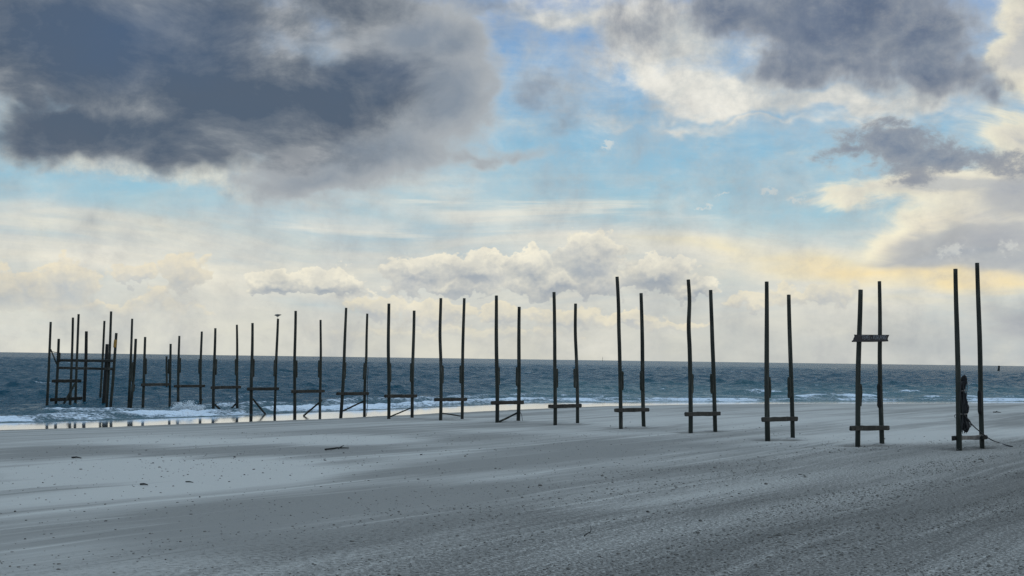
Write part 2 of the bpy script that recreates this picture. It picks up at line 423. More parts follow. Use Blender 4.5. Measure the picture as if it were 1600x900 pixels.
# ------------------------------------------------------------------ sand
def sand_material():
    m, t, b = new_mat('wind_blown_sand')
    geo = t.node('ShaderNodeNewGeometry')
    pos = geo.outputs['Position']
    ang = math.atan2(WIND[1], WIND[0])
    # wind frame: x along the wind, y across
    wp = t.mapping(pos, rot=(0, 0, -ang))
    wob = t.noise(t.mapping(wp, scale=(0.05, 0.12, 0)), 1.0, 3, color=True)
    wp2 = t.vmath('ADD', wp, t.vmath('MULTIPLY', t.vmath('SUBTRACT', wob, (0.5, 0.5, 0.5)), (6, 2.2, 0)))
    big = t.noise(t.mapping(wp2, scale=(0.028, 0.20, 0)), 1.0, 4, 0.55)
    mid = t.noise(t.mapping(wp2, loc=(4, 9, 0), scale=(0.07, 0.9, 0)), 1.0, 5, 0.6)
    fine = t.noise(t.mapping(wp2, loc=(2, 5, 0), scale=(0.35, 4.5, 0)), 1.0, 4, 0.6)
    st = t.math('ADD', t.math('MULTIPLY', big, 0.62), t.math('ADD', t.math('MULTIPLY', mid, 0.28), t.math('MULTIPLY', fine, 0.10)))
    band = t.node('ShaderNodeAttribute', attribute_name='drift').outputs['Fac']
    st = t.math('ADD', st, t.math('MULTIPLY', band, 0.34))
    thin = t.noise(t.mapping(wp2, loc=(11, 4, 0), scale=(0.06, 2.1, 0)), 1.0, 3, 0.55)
    st = t.math('ADD', st, t.math('SUBTRACT', t.sstep(thin, 0.52, 0.74, 0.0, 0.14), t.sstep(thin, 0.28, 0.42, 0.10, 0.0)))
    k = t.sstep(st, 0.36, 0.66)
    dark = (0.200, 0.191, 0.180); light = (0.425, 0.408, 0.386)
    col = t.mix(k, dark, light)
    # shell grit and clods: dark specks and lee sides, thick where the wind has stripped the sand
    grit = t.node('ShaderNodeAttribute', attribute_name='grit').outputs['Fac']
    g1 = t.noise(t.mapping(pos, scale=(1, 1, 0)), 17.0, 4, 0.7)
    g2 = t.noise(t.mapping(pos, loc=(7, 1, 0), scale=(1, 1, 0)), 9.0, 4, 0.65)
    gm = t.math('MULTIPLY', t.sstep(t.math('ADD', g1, t.math('MULTIPLY', g2, 0.35)), 0.62, 0.78), t.sstep(t.math('ADD', grit, t.math('MULTIPLY', t.math('SUBTRACT', g2, 0.5), 0.9)), 0.15, 0.65))
    col = t.mix(t.math('MULTIPLY', gm, 0.68), col, (0.070, 0.065, 0.060))
    sal = t.noise(pos, 70.0, 2, 0.6)
    col = t.mix(t.lerp(sal, 0.3, 0.75, 0.0, 0.30), col, (0.09, 0.088, 0.082))
    # wet strip along the water
    wet = t.node('ShaderNodeAttribute', attribute_name='wet').outputs['Fac']
    damp = t.node('ShaderNodeAttribute', attribute_name='damp').outputs['Fac']
    wn = t.noise(t.mapping(pos, scale=(0.35, 0.9, 0)), 1.0, 5, 0.6)
    wn2 = t.noise(t.mapping(pos, loc=(3, 8, 0), scale=(0.8, 2.5, 0)), 1.0, 4, 0.6)
    wetm = t.sstep(t.math('MULTIPLY_ADD', t.math('SUBTRACT', wn, 0.5), 0.9, wet), 0.35, 0.65)
    dampm = t.sstep(t.math('MULTIPLY_ADD', t.math('SUBTRACT', wn, 0.5), 0.6, damp), 0.2, 0.9)
    col = t.mix(t.math('MULTIPLY', dampm, 0.7), col, (0.135, 0.122, 0.105))
    col = t.mix(wetm, col, (0.050, 0.047, 0.042))
    t.l.new(col, b.inputs['Base Color'])
    rough = t.math('SUBTRACT', 0.95, t.math('MULTIPLY', wetm, t.math('SUBTRACT', 0.93, t.lerp(wn2, 0.45, 0.75, 0.0, 0.12))))
    t.l.new(rough, b.inputs['Roughness'])
    t.l.new(t.lerp(wetm, 0, 1, 0.25, 1.0), b.inputs['Specular IOR Level'])
    t.l.new(wetm, b.inputs['Coat Weight']); b.inputs['Coat Roughness'].default_value = 0.08
    # relief: grains, small ripples across the wind, clods
    h1 = t.noise(pos, 55.0, 3, 0.6)
    rip = t.noise(t.mapping(wp, loc=(1, 1, 0), scale=(2.2, 9.0, 0)), 1.0, 4, 0.6)
    hh = t.math('ADD', t.math('MULTIPLY', h1, 0.006), t.math('ADD', t.math('MULTIPLY', rip, 0.022), t.math('MULTIPLY', gm, -0.035)))
    wrip = t.noise(t.mapping(pos, scale=(3.0, 3.0, 0)), 1.0, 3, 0.5)
    hw = t.math('MULTIPLY', wrip, 0.0016)
    mixh = t.node('ShaderNodeMix', data_type='FLOAT'); t.put(mixh.inputs[0], wetm); t.put(mixh.inputs[2], hh); t.put(mixh.inputs[3], hw)
    bump = t.node('ShaderNodeBump'); bump.inputs['Strength'].default_value = 0.9; bump.inputs['Distance'].default_value = 1.0
    t.l.new(mixh.outputs[0], bump.inputs['Height'])
    t.l.new(bump.outputs[0], b.inputs['Normal'])
    b.inputs['IOR'].default_value = 1.5
    return m
M_SAND = sand_material()

def nonuni(lo, hi, fine, dmin, grow, far):
    """coordinates spaced dmin within fine = (a, b), growing geometrically out to lo / hi"""
    a, c = fine
    v = list(np.arange(a, c, dmin))
    d = dmin; x = v[-1]
    while x < hi: d *= grow; x += d; v.append(x)
    d = dmin; x = v[0]; pre = []
    while x > lo: d *= grow; x -= d; pre.append(x)
    return np.array(pre[::-1] + v)

def band_value(x, y):
    """broad drifts and stripped patches, laid out on the beach along the wind"""
    a, c = wind_uv(x, y)
    v = np.zeros_like(x)
    for (p0, p1, wid, amp) in DRIFTS:
        q0 = np.array(p0); q1 = np.array(p1)
        L = np.linalg.norm(q1 - q0); e = (q1 - q0) / L; nrm = np.array([-e[1], e[0]])
        s = ((x - q0[0]) * e[0] + (y - q0[1]) * e[1]) / L
        w = (x - q0[0]) * nrm[0] + (y - q0[1]) * nrm[1] + (fbm(s * L / 6 + 31 * amp, w0(x, y), 3) - 0.5) * wid * 1.6
        v += amp * np.exp(-(w / wid) ** 2) * smooth01(s, -0.25, 0.2) * (1 - smooth01(s, 0.8, 1.25))
    return v
def w0(x, y):
    return (x * WIND[1] - y * WIND[0]) / 3.0
def gp(px, py):
    p = hit_ground(px, py); return (p[0], p[1])
# (from, to, half width in metres, + pale dry sand / - dark stripped sand), measured off the photograph onto the ground
DRIFTS = [(gp(0, 742), gp(330, 726), 3.2, 0.55), (gp(120, 722), gp(470, 722), 4.0, 0.75), (gp(200, 690), gp(640, 686), 3.0, 0.7), (gp(20, 790), gp(700, 712), 1.4, 0.55),
          (gp(30, 708), gp(560, 702), 3.0, -0.5), (gp(60, 845), gp(720, 760), 2.2, -0.55), (gp(560, 735), gp(1050, 690), 3.5, -0.5), (gp(380, 862), gp(860, 800), 1.0, -0.35),
          (gp(900, 662), gp(1330, 652), 5.0, 0.35), (gp(960, 790), gp(1560, 706), 1.0, 0.4), (gp(800, 880), gp(1400, 760), 0.5, 0.5), (gp(1000, 745), gp(1480, 696), 1.6, -0.3),
          (gp(1330, 690), gp(1590, 668), 2.5, 0.4), (gp(650, 672), gp(1000, 676), 2.5, 0.35), (gp(0, 870), gp(330, 815), 1.3, 0.35)]

xs = nonuni(-40000, 40000, (-48, 95), 0.28, 1.10, 0)
ys = nonuni(-3000, 40000, (14, 150), 0.28, 1.10, 0)
GX, GY = np.meshgrid(xs, ys)
GZ = ground_z(GX, GY)
GS = shore(GX, GY)
_ga, _gc = wind_uv(GX, GY)
wetv = (1 - smooth01(GS + 1.6 * (fbm(GX / 6, GY / 6, 3) - 0.5), -1.2, 0.6))
dampv = (1 - smooth01(GS, 0.0, 7.0)) * 0.9
drift = band_value(GX, GY)
# hollows scoured by the wind at the feet of the piles, with a short pale tail behind each
FEET = [(1499, 701), (1535, 698.7), (1340, 695.8), (1378, 695.2), (1199.5, 686.6), (1238.7, 686.6), (1078.8, 675), (1117.7, 673.5), (969.8, 668.4), (1006, 668.4),
        (867.2, 663), (902.3, 663), (776.6, 659.4), (809.6, 659), (688.2, 656), (721.8, 656), (607.3, 654), (643.8, 654)]
for fx_, fy_ in FEET:
    q = hit_ground(fx_, fy_)
    a_, c_ = wind_uv(GX - q[0], GY - q[1])
    near = np.exp(-((a_ + .15) / .75) ** 2 - (c_ / .42) ** 2)
    tail = np.exp(-((a_ - 2.0) / 1.4) ** 2 - (c_ / .30) ** 2)
    GZ -= 0.10 * near - 0.05 * tail
    drift += -1.1 * near + 0.5 * tail
    dampv = np.maximum(dampv, 0.75 * near)
# stripped, clod strewn ground: strongest low on the right
gritv = smooth01(GX * 0.85 - (GY - 26) * 0.42, -6, 9) * (1 - smooth01(GY, 48, 70)) * 0.9 + 0.12
gritv = np.clip(gritv - 0.25 * np.maximum(drift, 0), 0, 1) + 0.25 * (fbm(_ga / 12, _gc / 1.5, 3) - 0.5)
sand = grid_obj('beach_sand', GX, GY, GZ, M_SAND, {'wet': wetv, 'damp': dampv, 'drift': drift, 'grit': gritv})
tag(sand, kind='structure')

# ------------------------------------------------------------------ sea
def sea_material():
    m, t, b = new_mat('sea_water')
    pos = t.node('ShaderNodeNewGeometry').outputs['Position']
    foam_glint = t.node('ShaderNodeAttribute', attribute_name='foam_glint').outputs['Fac']
    shal_sheen = t.node('ShaderNodeAttribute', attribute_name='shallow_sheen').outputs['Fac']
    col = t.mix(shal_sheen, (0.007, 0.048, 0.076), (0.054, 0.116, 0.136))
    n1 = t.noise(t.mapping(pos, scale=(1, 1, 1)), 2.6, 6, 0.72, 0.9)
    n2 = t.noise(t.mapping(pos, loc=(5, 3, 0)), 0.5, 4, 0.6)
    fm = t.sstep(t.math('ADD', foam_glint, t.math('ADD', t.math('MULTIPLY', t.math('SUBTRACT', n1, 0.5), 1.5), t.math('MULTIPLY', t.math('SUBTRACT', n2, 0.5), 0.5))), 0.36, 0.66)
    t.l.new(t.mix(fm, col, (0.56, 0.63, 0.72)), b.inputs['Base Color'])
    t.l.new(t.lerp(fm, 0, 1, 0.24, 0.85), b.inputs['Roughness'])
    b.inputs['Specular IOR Level'].default_value = 0.06
    b.inputs['IOR'].default_value = 1.33
    cs = t.noise(t.mapping(pos, rot=(0, 0, 0.6), scale=(1, 0.6, 1)), 1.6, 5, 0.62)
    far = t.noise(t.mapping(pos, rot=(0, 0, 0.6), scale=(0.16, 0.10, 0.1)), 1.0, 6, 0.68)
    h = t.math('ADD', t.math('MULTIPLY', cs, 0.22), t.math('MULTIPLY', far, 2.2))
    h = t.math('ADD', h, t.math('MULTIPLY', fm, 0.06))
    bump = t.node('ShaderNodeBump'); bump.inputs['Strength'].default_value = 1.0; bump.inputs['Distance'].default_value = 1.0
    t.l.new(h, bump.inputs['Height']); t.l.new(bump.outputs[0], b.inputs['Normal'])
    return m
M_SEA = sea_material()

th = np.concatenate([np.radians(np.linspace(-100, -27, 60, endpoint=False)), np.radians(np.linspace(-27, 27, 1150)), np.radians(np.linspace(27, 100, 61)[1:])])
rr = [40.0]
while rr[-1] < 60000:
    r = rr[-1]
    step = 0.6 if r < 68 else (0.26 if r < 170 else (0.0016 * r if r < 700 else 0.0016 * r * (r / 700) ** 1.4))
    rr.append(r + step)
rr = np.array(rr)
TH, RR = np.meshgrid(th, rr)
SX = np.sin(TH) * RR; SY = np.cos(TH) * RR
SS = -shore(SX, SY)                       # metres out from the dry sand edge
wave = np.zeros_like(SX)
step_r = np.gradient(rr)[:, None] * np.ones_like(SX)
cell = np.maximum(step_r, RR * math.radians(54) / 1150)
wr_ = np.random.default_rng(3)
for i in range(64):
    L = 1.0 * (16.0 / 1.0) ** (i / 63.0)
    dirn = math.radians(-62 + wr_.normal() * 38)
    kx, ky = math.cos(dirn) * 2 * math.pi / L, math.sin(dirn) * 2 * math.pi / L
    amp = 0.0062 * L ** 0.72 * (0.6 + 0.8 * wr_.random())
    fade = 1 - smooth01(cell, L * 0.25, L * 0.45)
    ph = kx * SX + ky * SY + wr_.random() * 6.283 + 1.2 * fbm(SX / (L * 5) + i, SY / (L * 5), 2)
    wave += amp * fade * np.sin(ph)
gust = fbm(SX / 60, SY / 60, 3)
wave = wave * (0.75 + 0.5 * gust)
wave = wave + 1.6 * np.maximum(wave, 0) ** 2     # peaked crests
deep = smooth01(SS, 9, 38)
along = fbm(SX / 9, SY / 9, 3)
brk = 0.42 * np.exp(-((SS - 19 - 7 * (along - 0.5)) / 1.7) ** 2) * smooth01(along, 0.3, 0.6)
brk += 0.26 * np.exp(-((SS - 13.0 - 5 * (fbm(SX / 7 + 40, SY / 7, 3) - 0.5)) / 1.1) ** 2)
brk += 0.30 * np.exp(-((SS - 33 - 12 * (along - 0.5)) / 2.4) ** 2) * smooth01(fbm(SX / 14 + 9, SY / 14, 2), 0.45, 0.6)
lump = fbm(SX / 0.8, SY / 0.8, 3) - 0.5
surf = smooth01(SS, 8.5, 11) * (1 - smooth01(SS, 22, 30))
SZ = wave * (0.10 * smooth01(SS, 8, 14) + 0.90 * deep) + brk * smooth01(SS, 8, 12) + 0.26 * lump * surf * (1 - 0.75 * smooth01(SX, -4, 14))
SZ = SZ + np.where(SS < 9.5, 0.0, 0.0) - 0.6 * smooth01(-SS, -7.6, -6.2)
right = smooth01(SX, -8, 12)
fedge = 9.3 + 1.6 * (fbm(SX / 5 + 3, SY / 5, 3) - 0.5)
fw = 17 - 5.0 * right
foam_glint = smooth01(SS - fedge, 0.0, 0.5) * (1 - smooth01(SS, fw - 5 * (1 - right), fw + 5)) * (0.16 + 0.80 * fbm(SX / 4, SY / 4, 4)) * (1 - 0.42 * right)
foam_glint += 0.55 * np.clip(brk, 0, .5) * 2 * smooth01(along, .25, .55)
foam_glint += smooth01(wave, 0.24, 0.46) * smooth01(fbm(SX / 7, SY / 7, 3), 0.58, 0.76) * 0.45
foam_glint += (0.30 * right) * (1 - smooth01(SS, 30, 95)) * smooth01(wave * 3.0 + fbm(SX / 3, SY / 3, 3) - 0.5, -0.05, 0.30) * smooth01(SS, 8, 10)  # right-hand whitecap flecks, doubling as painted sky glints on the ripples
shal_sheen = (1 - smooth01(SS, 14, 30 + 130 * right)) * (0.5 + 0.5 * right)  # tint of the shallows, widened on the right as painted-in sky reflection
sea = grid_obj('sea_water', SX, SY, SZ, M_SEA, {'foam_glint': foam_glint, 'shallow_sheen': shal_sheen})
tag(sea, kind='structure')

# ------------------------------------------------------------------ weathered timber
def wood_material(name, dark, light, green=0.5):
    m, t, b = new_mat(name)
    pos = t.node('ShaderNodeNewGeometry').outputs['Position']
    rnd = t.node('ShaderNodeObjectInfo').outputs['Random']
    off = t.node('ShaderNodeCombineXYZ'); t.l.new(t.math('MULTIPLY', rnd, 37.0), off.inputs[0])
    p = t.vmath('ADD', pos, off.outputs[0])
    g = t.noise(t.mapping(p, scale=(16, 16, 0.7)), 1.0, 5, 0.6)
    big = t.noise(t.mapping(p, scale=(1.2, 1.2, 0.5)), 1.0, 3, 0.5)
    col = t.mix(t.sstep(t.math('MULTIPLY_ADD', big, 0.6, t.math('MULTIPLY', g, 0.6)), 0.42, 0.78), dark, light)
    sepz = t.node('ShaderNodeSeparateXYZ'); t.l.new(pos, sepz.inputs[0])
    low = t.lerp(t.math('MULTIPLY_ADD', big, 1.6, sepz.outputs[2]), 2.2, 6.0, 1.0, 0.25)
    col = t.mix(t.math('MULTIPLY', low, green * 0.75), col, (0.024, 0.034, 0.027))
    z_ = t.math('MULTIPLY_ADD', big, 1.2, sepz.outputs[2])
    col = t.mix(t.lerp(z_, 1.2, 2.1, 0.6, 0.0), col, (0.010, 0.010, 0.009))
    blot = t.noise(t.mapping(p, loc=(3, 1, 7), scale=(5, 5, 1.1)), 1.0, 4, 0.65)
    col = t.mix(t.sstep(blot, 0.52, 0.72, 0.0, 0.7), col, tuple(min(1, c * 1.9) for c in light))
    crack = t.sstep(t.noise(t.mapping(p, loc=(9, 2, 1), scale=(18, 18, 0.35)), 1.0, 2, 0.5), 0.60, 0.72)
    col = t.mix(t.math('MULTIPLY', crack, 0.45), col, (0.012, 0.011, 0.010))
    t.l.new(col, b.inputs['Base Color'])
    b.inputs['Roughness'].default_value = 0.85
    b.inputs['Specular IOR Level'].default_value = 0.25
    bump = t.node('ShaderNodeBump'); bump.inputs['Strength'].default_value = 0.35; bump.inputs['Distance'].default_value = 1.0
    t.l.new(t.math('MULTIPLY', t.math('SUBTRACT', g, crack), 0.008), bump.inputs['Height'])
    t.l.new(bump.outputs[0], b.inputs['Normal'])
    return m
M_WOOD = wood_material('weathered_timber', (0.015, 0.015, 0.013), (0.044, 0.044, 0.038), 0.55)
M_BEAM = wood_material('weathered_beam', (0.013, 0.012, 0.011), (0.042, 0.038, 0.033), 0.15)
M_PALE = wood_material('pale_beam', (0.10, 0.088, 0.082), (0.20, 0.18, 0.165), 0.0)
M_TAR = wood_material('tarred_timber', (0.007, 0.007, 0.007), (0.020, 0.019, 0.018), 0.1)

def plain(name, col, rough=0.8, amp=0.3, scale=12.0):
    m, t, b = new_mat(name)
    n = t.noise(t.node('ShaderNodeNewGeometry').outputs['Position'], scale, 4, 0.6)
    t.l.new(t.mix(t.lerp(n, 0.3, 0.7), tuple(c * (1 - amp) for c in col), tuple(c * (1 + amp) for c in col)), b.inputs['Base Color'])
    b.inputs['Roughness'].default_value = rough
    b.inputs['Specular IOR Level'].default_value = 0.3
    return m
M_NET = plain('dark_netting', (0.014, 0.014, 0.016), 0.9, 0.8, 28)
M_ROPE = plain('rope_fibre', (0.030, 0.030, 0.032), 0.9, 0.3, 60)
M_STRAP = plain('worn_strap', (0.13, 0.115, 0.105), 0.8, 0.25, 30)
M_BOARD = plain('dark_sign_board', (0.016, 0.016, 0.021), 0.8, 0.4, 9)
M_LETTER = plain('faded_letter_paint', (0.17, 0.18, 0.20), 0.8, 0.3, 20)
M_FOAM = plain('sea_spray', (0.70, 0.75, 0.80), 0.9, 0.08, 8)
M_SHELL = plain('shell_grit', (0.050, 0.045, 0.042), 0.85, 0.5, 5)
M_CLOD = plain('damp_sand_clod', (0.130, 0.122, 0.112), 0.95, 0.35, 6)
M_GULL = plain('gull_plumage', (0.20, 0.195, 0.185), 0.85, 0.25, 25)
M_WING = plain('gull_wing', (0.075, 0.075, 0.075), 0.85, 0.3, 25)
M_BILL = plain('gull_bill', (0.25, 0.15, 0.04), 0.6, 0.1)
M_BUOY = plain('buoy_paint', (0.020, 0.024, 0.024), 0.6, 0.2, 2)
M_RUST = plain('ochre_wrap', (0.30, 0.16, 0.035), 0.8, 0.3, 8)

def thing(name, loc, label, cat, group=None):
    o = bpy.data.objects.new(name, None)
    o.empty_display_size = 0.3
    o.location = loc
    COL.objects.link(o)
    return tag(o, label, cat, group)

def resample(pts, n):
    pts = np.asarray(pts, float)
    d = np.r_[0, np.cumsum(np.linalg.norm(np.diff(pts, axis=0), axis=1))]
    t = np.linspace(0, d[-1], n)
    if len(pts) > 2:                      # Catmull-Rom through the measured points
        P_ = np.vstack([2 * pts[0] - pts[1], pts, 2 * pts[-1] - pts[-2]])
        out = []
        for v in t:
            i = min(max(np.searchsorted(d, v) - 1, 0), len(pts) - 2)
            u = (v - d[i]) / (d[i + 1] - d[i])
            a, b_, c, e = P_[i], P_[i + 1], P_[i + 2], P_[i + 3]
            out.append(0.5 * (2 * b_ + (c - a) * u + (2 * a - 5 * b_ + 4 * c - e) * u * u + (3 * b_ - a - 3 * c + e) * u ** 3))
        return np.array(out)
    return np.array([np.interp(t, d, pts[:, k]) for k in range(3)]).T

def tube(name, pts, rad, mat, parent=None, loc=(0, 0, 0), sides=10, rough=0.0, seed=0, step=0.22, bent=0.0, smooth=True):
    """round timber or rope: a path with radii, knobbly if rough > 0"""
    rng = np.random.default_rng(seed + 1000)
    pts = np.asarray(pts, float)
    L = np.linalg.norm(np.diff(pts, axis=0), axis=1).sum()
    n = max(4, int(L / step) + 1)
    c = resample(pts, n) - np.asarray(loc)
    s = np.linspace(0, L, n)
    if bent:
        a0, a1 = rng.random(2) * 6.28
        c[:, 0] += bent * (np.sin(s * 1.1 + a0) - math.sin(a0)) ; c[:, 1] += bent * np.sin(s * 0.9 + a1)
    r = np.interp(np.linspace(0, 1, n), np.linspace(0, 1, len(np.atleast_1d(rad))), np.atleast_1d(rad)) if np.ndim(rad) else np.full(n, rad)
    tg = np.gradient(c, axis=0); tg /= np.linalg.norm(tg, axis=1)[:, None]
    ref = np.array([0, 1.0, 0]) if abs(tg[0][1]) < 0.8 else np.array([1.0, 0, 0])
    V_, F_ = [], []
    lob = rng.random(3) * 6.28
    for i in range(n):
        a = np.cross(tg[i], ref); a /= np.linalg.norm(a); b_ = np.cross(a, tg[i])
        for k in range(sides):
            th_ = 2 * math.pi * k / sides
            q = 1 + rough * (0.5 * math.sin(2 * th_ + lob[0] + s[i] * 0.4) + 0.35 * math.sin(3 * th_ + lob[1] - s[i] * 0.7) + 0.06 * (rng.random() - 0.5))
            V_.append(c[i] + r[i] * q * (math.cos(th_) * a + math.sin(th_) * b_))
    for i in range(n - 1):
        for k in range(sides):
            k2 = (k + 1) % sides
            F_.append((i * sides + k, i * sides + k2, (i + 1) * sides + k2, (i + 1) * sides + k))
    F_.append(tuple(range(sides))[::-1])
    # slightly domed, uneven sawn end
    top = len(V_)
    V_.append(c[-1] + tg[-1] * r[-1] * 0.10)
    for k in range(sides):
        F_.append(((n - 1) * sides + k, (n - 1) * sides + (k + 1) % sides, top))
    return mesh_obj(name, V_, F_, mat, parent, smooth)

def plank(name, A, B, w, h, nrm, mat, parent=None, loc=(0, 0, 0), chamf=0.02, jitter=0.006, seed=0, segs=6):
    """sawn timber from A to B; w is its depth along nrm, h its height; worn, chamfered ends"""
    rng = np.random.default_rng(seed + 500)
    A = np.asarray(A, float) - np.asarray(loc); B = np.asarray(B, float) - np.asarray(loc)
    e = B - A; L = np.linalg.norm(e); e /= L
    nn = np.asarray(nrm, float); nn = nn - e * nn.dot(e); nn /= np.linalg.norm(nn)
    uu = np.cross(nn, e)
    V_, F_ = [], []
    b_ = min(0.018, w * 0.2, h * 0.2)
    sec = [(-w/2, -h/2 + b_), (-w/2 + b_, -h/2), (w/2 - b_, -h/2), (w/2, -h/2 + b_), (w/2, h/2 - b_), (w/2 - b_, h/2), (-w/2 + b_, h/2), (-w/2, h/2 - b_)]
    st = [0, chamf] + list(np.linspace(chamf, L - chamf, segs)[1:-1]) + [L - chamf, L]
    for i, s in enumerate(st):
        k = 0.72 if i in (0, len(st) - 1) else 1.0
        for (a, c) in sec:
            V_.append(A + e * s + nn * (a * k + rng.normal() * jitter) + uu * (c * k + rng.normal() * jitter))
    m = len(sec)
    for i in range(len(st) - 1):
        for k in range(m):
            F_.append((i * m + k, i * m + (k + 1) % m, (i + 1) * m + (k + 1) % m, (i + 1) * m + k))
    F_.append(tuple(range(m))[::-1]); F_.append(tuple(range((len(st) - 1) * m, len(st) * m)))
    o = mesh_obj(name, V_, F_, mat, parent, False)
    bm = bmesh.new(); bm.from_mesh(o.data); bmesh.ops.recalc_face_normals(bm, faces=bm.faces); bm.to_mesh(o.data); bm.free()
    return o

# ------------------------------------------------------------------ the row of pile frames
BEAM_DIR = np.array([math.sin(math.radians(44)), math.cos(math.radians(44)), 0.0])
BEAM_N = np.array([BEAM_DIR[1], -BEAM_DIR[0], 0.0])         # faces the camera side

class Plane:
    """the upright plane a frame stands in; measured points of the photo are laid back onto it"""
    def __init__(self, base): self.o = np.asarray(base, float)
    def __call__(self, px, py, off=0.0):
        d = ray(px, py)
        o = self.o + BEAM_N * off
        return CAM + d * ((o - CAM).dot(BEAM_N) / d.dot(BEAM_N))

def pole_pts(pl, pts, off=0.0):
    """pixel list top -> base; returns a path base -> top, carried on into the ground"""
    w = [pl(x, y, off) for x, y in pts][::-1]
    g = float(ground_z(w[0][0], w[0][1]))
    d = (w[0] - w[1]) / np.linalg.norm(w[0] - w[1])
    low = w[0] + d * max((w[0][2] - g + 0.7), 0.4)
    return [low] + w

NSEED = [0]
def sd_():
    NSEED[0] += 1; return NSEED[0]

R = 0.098
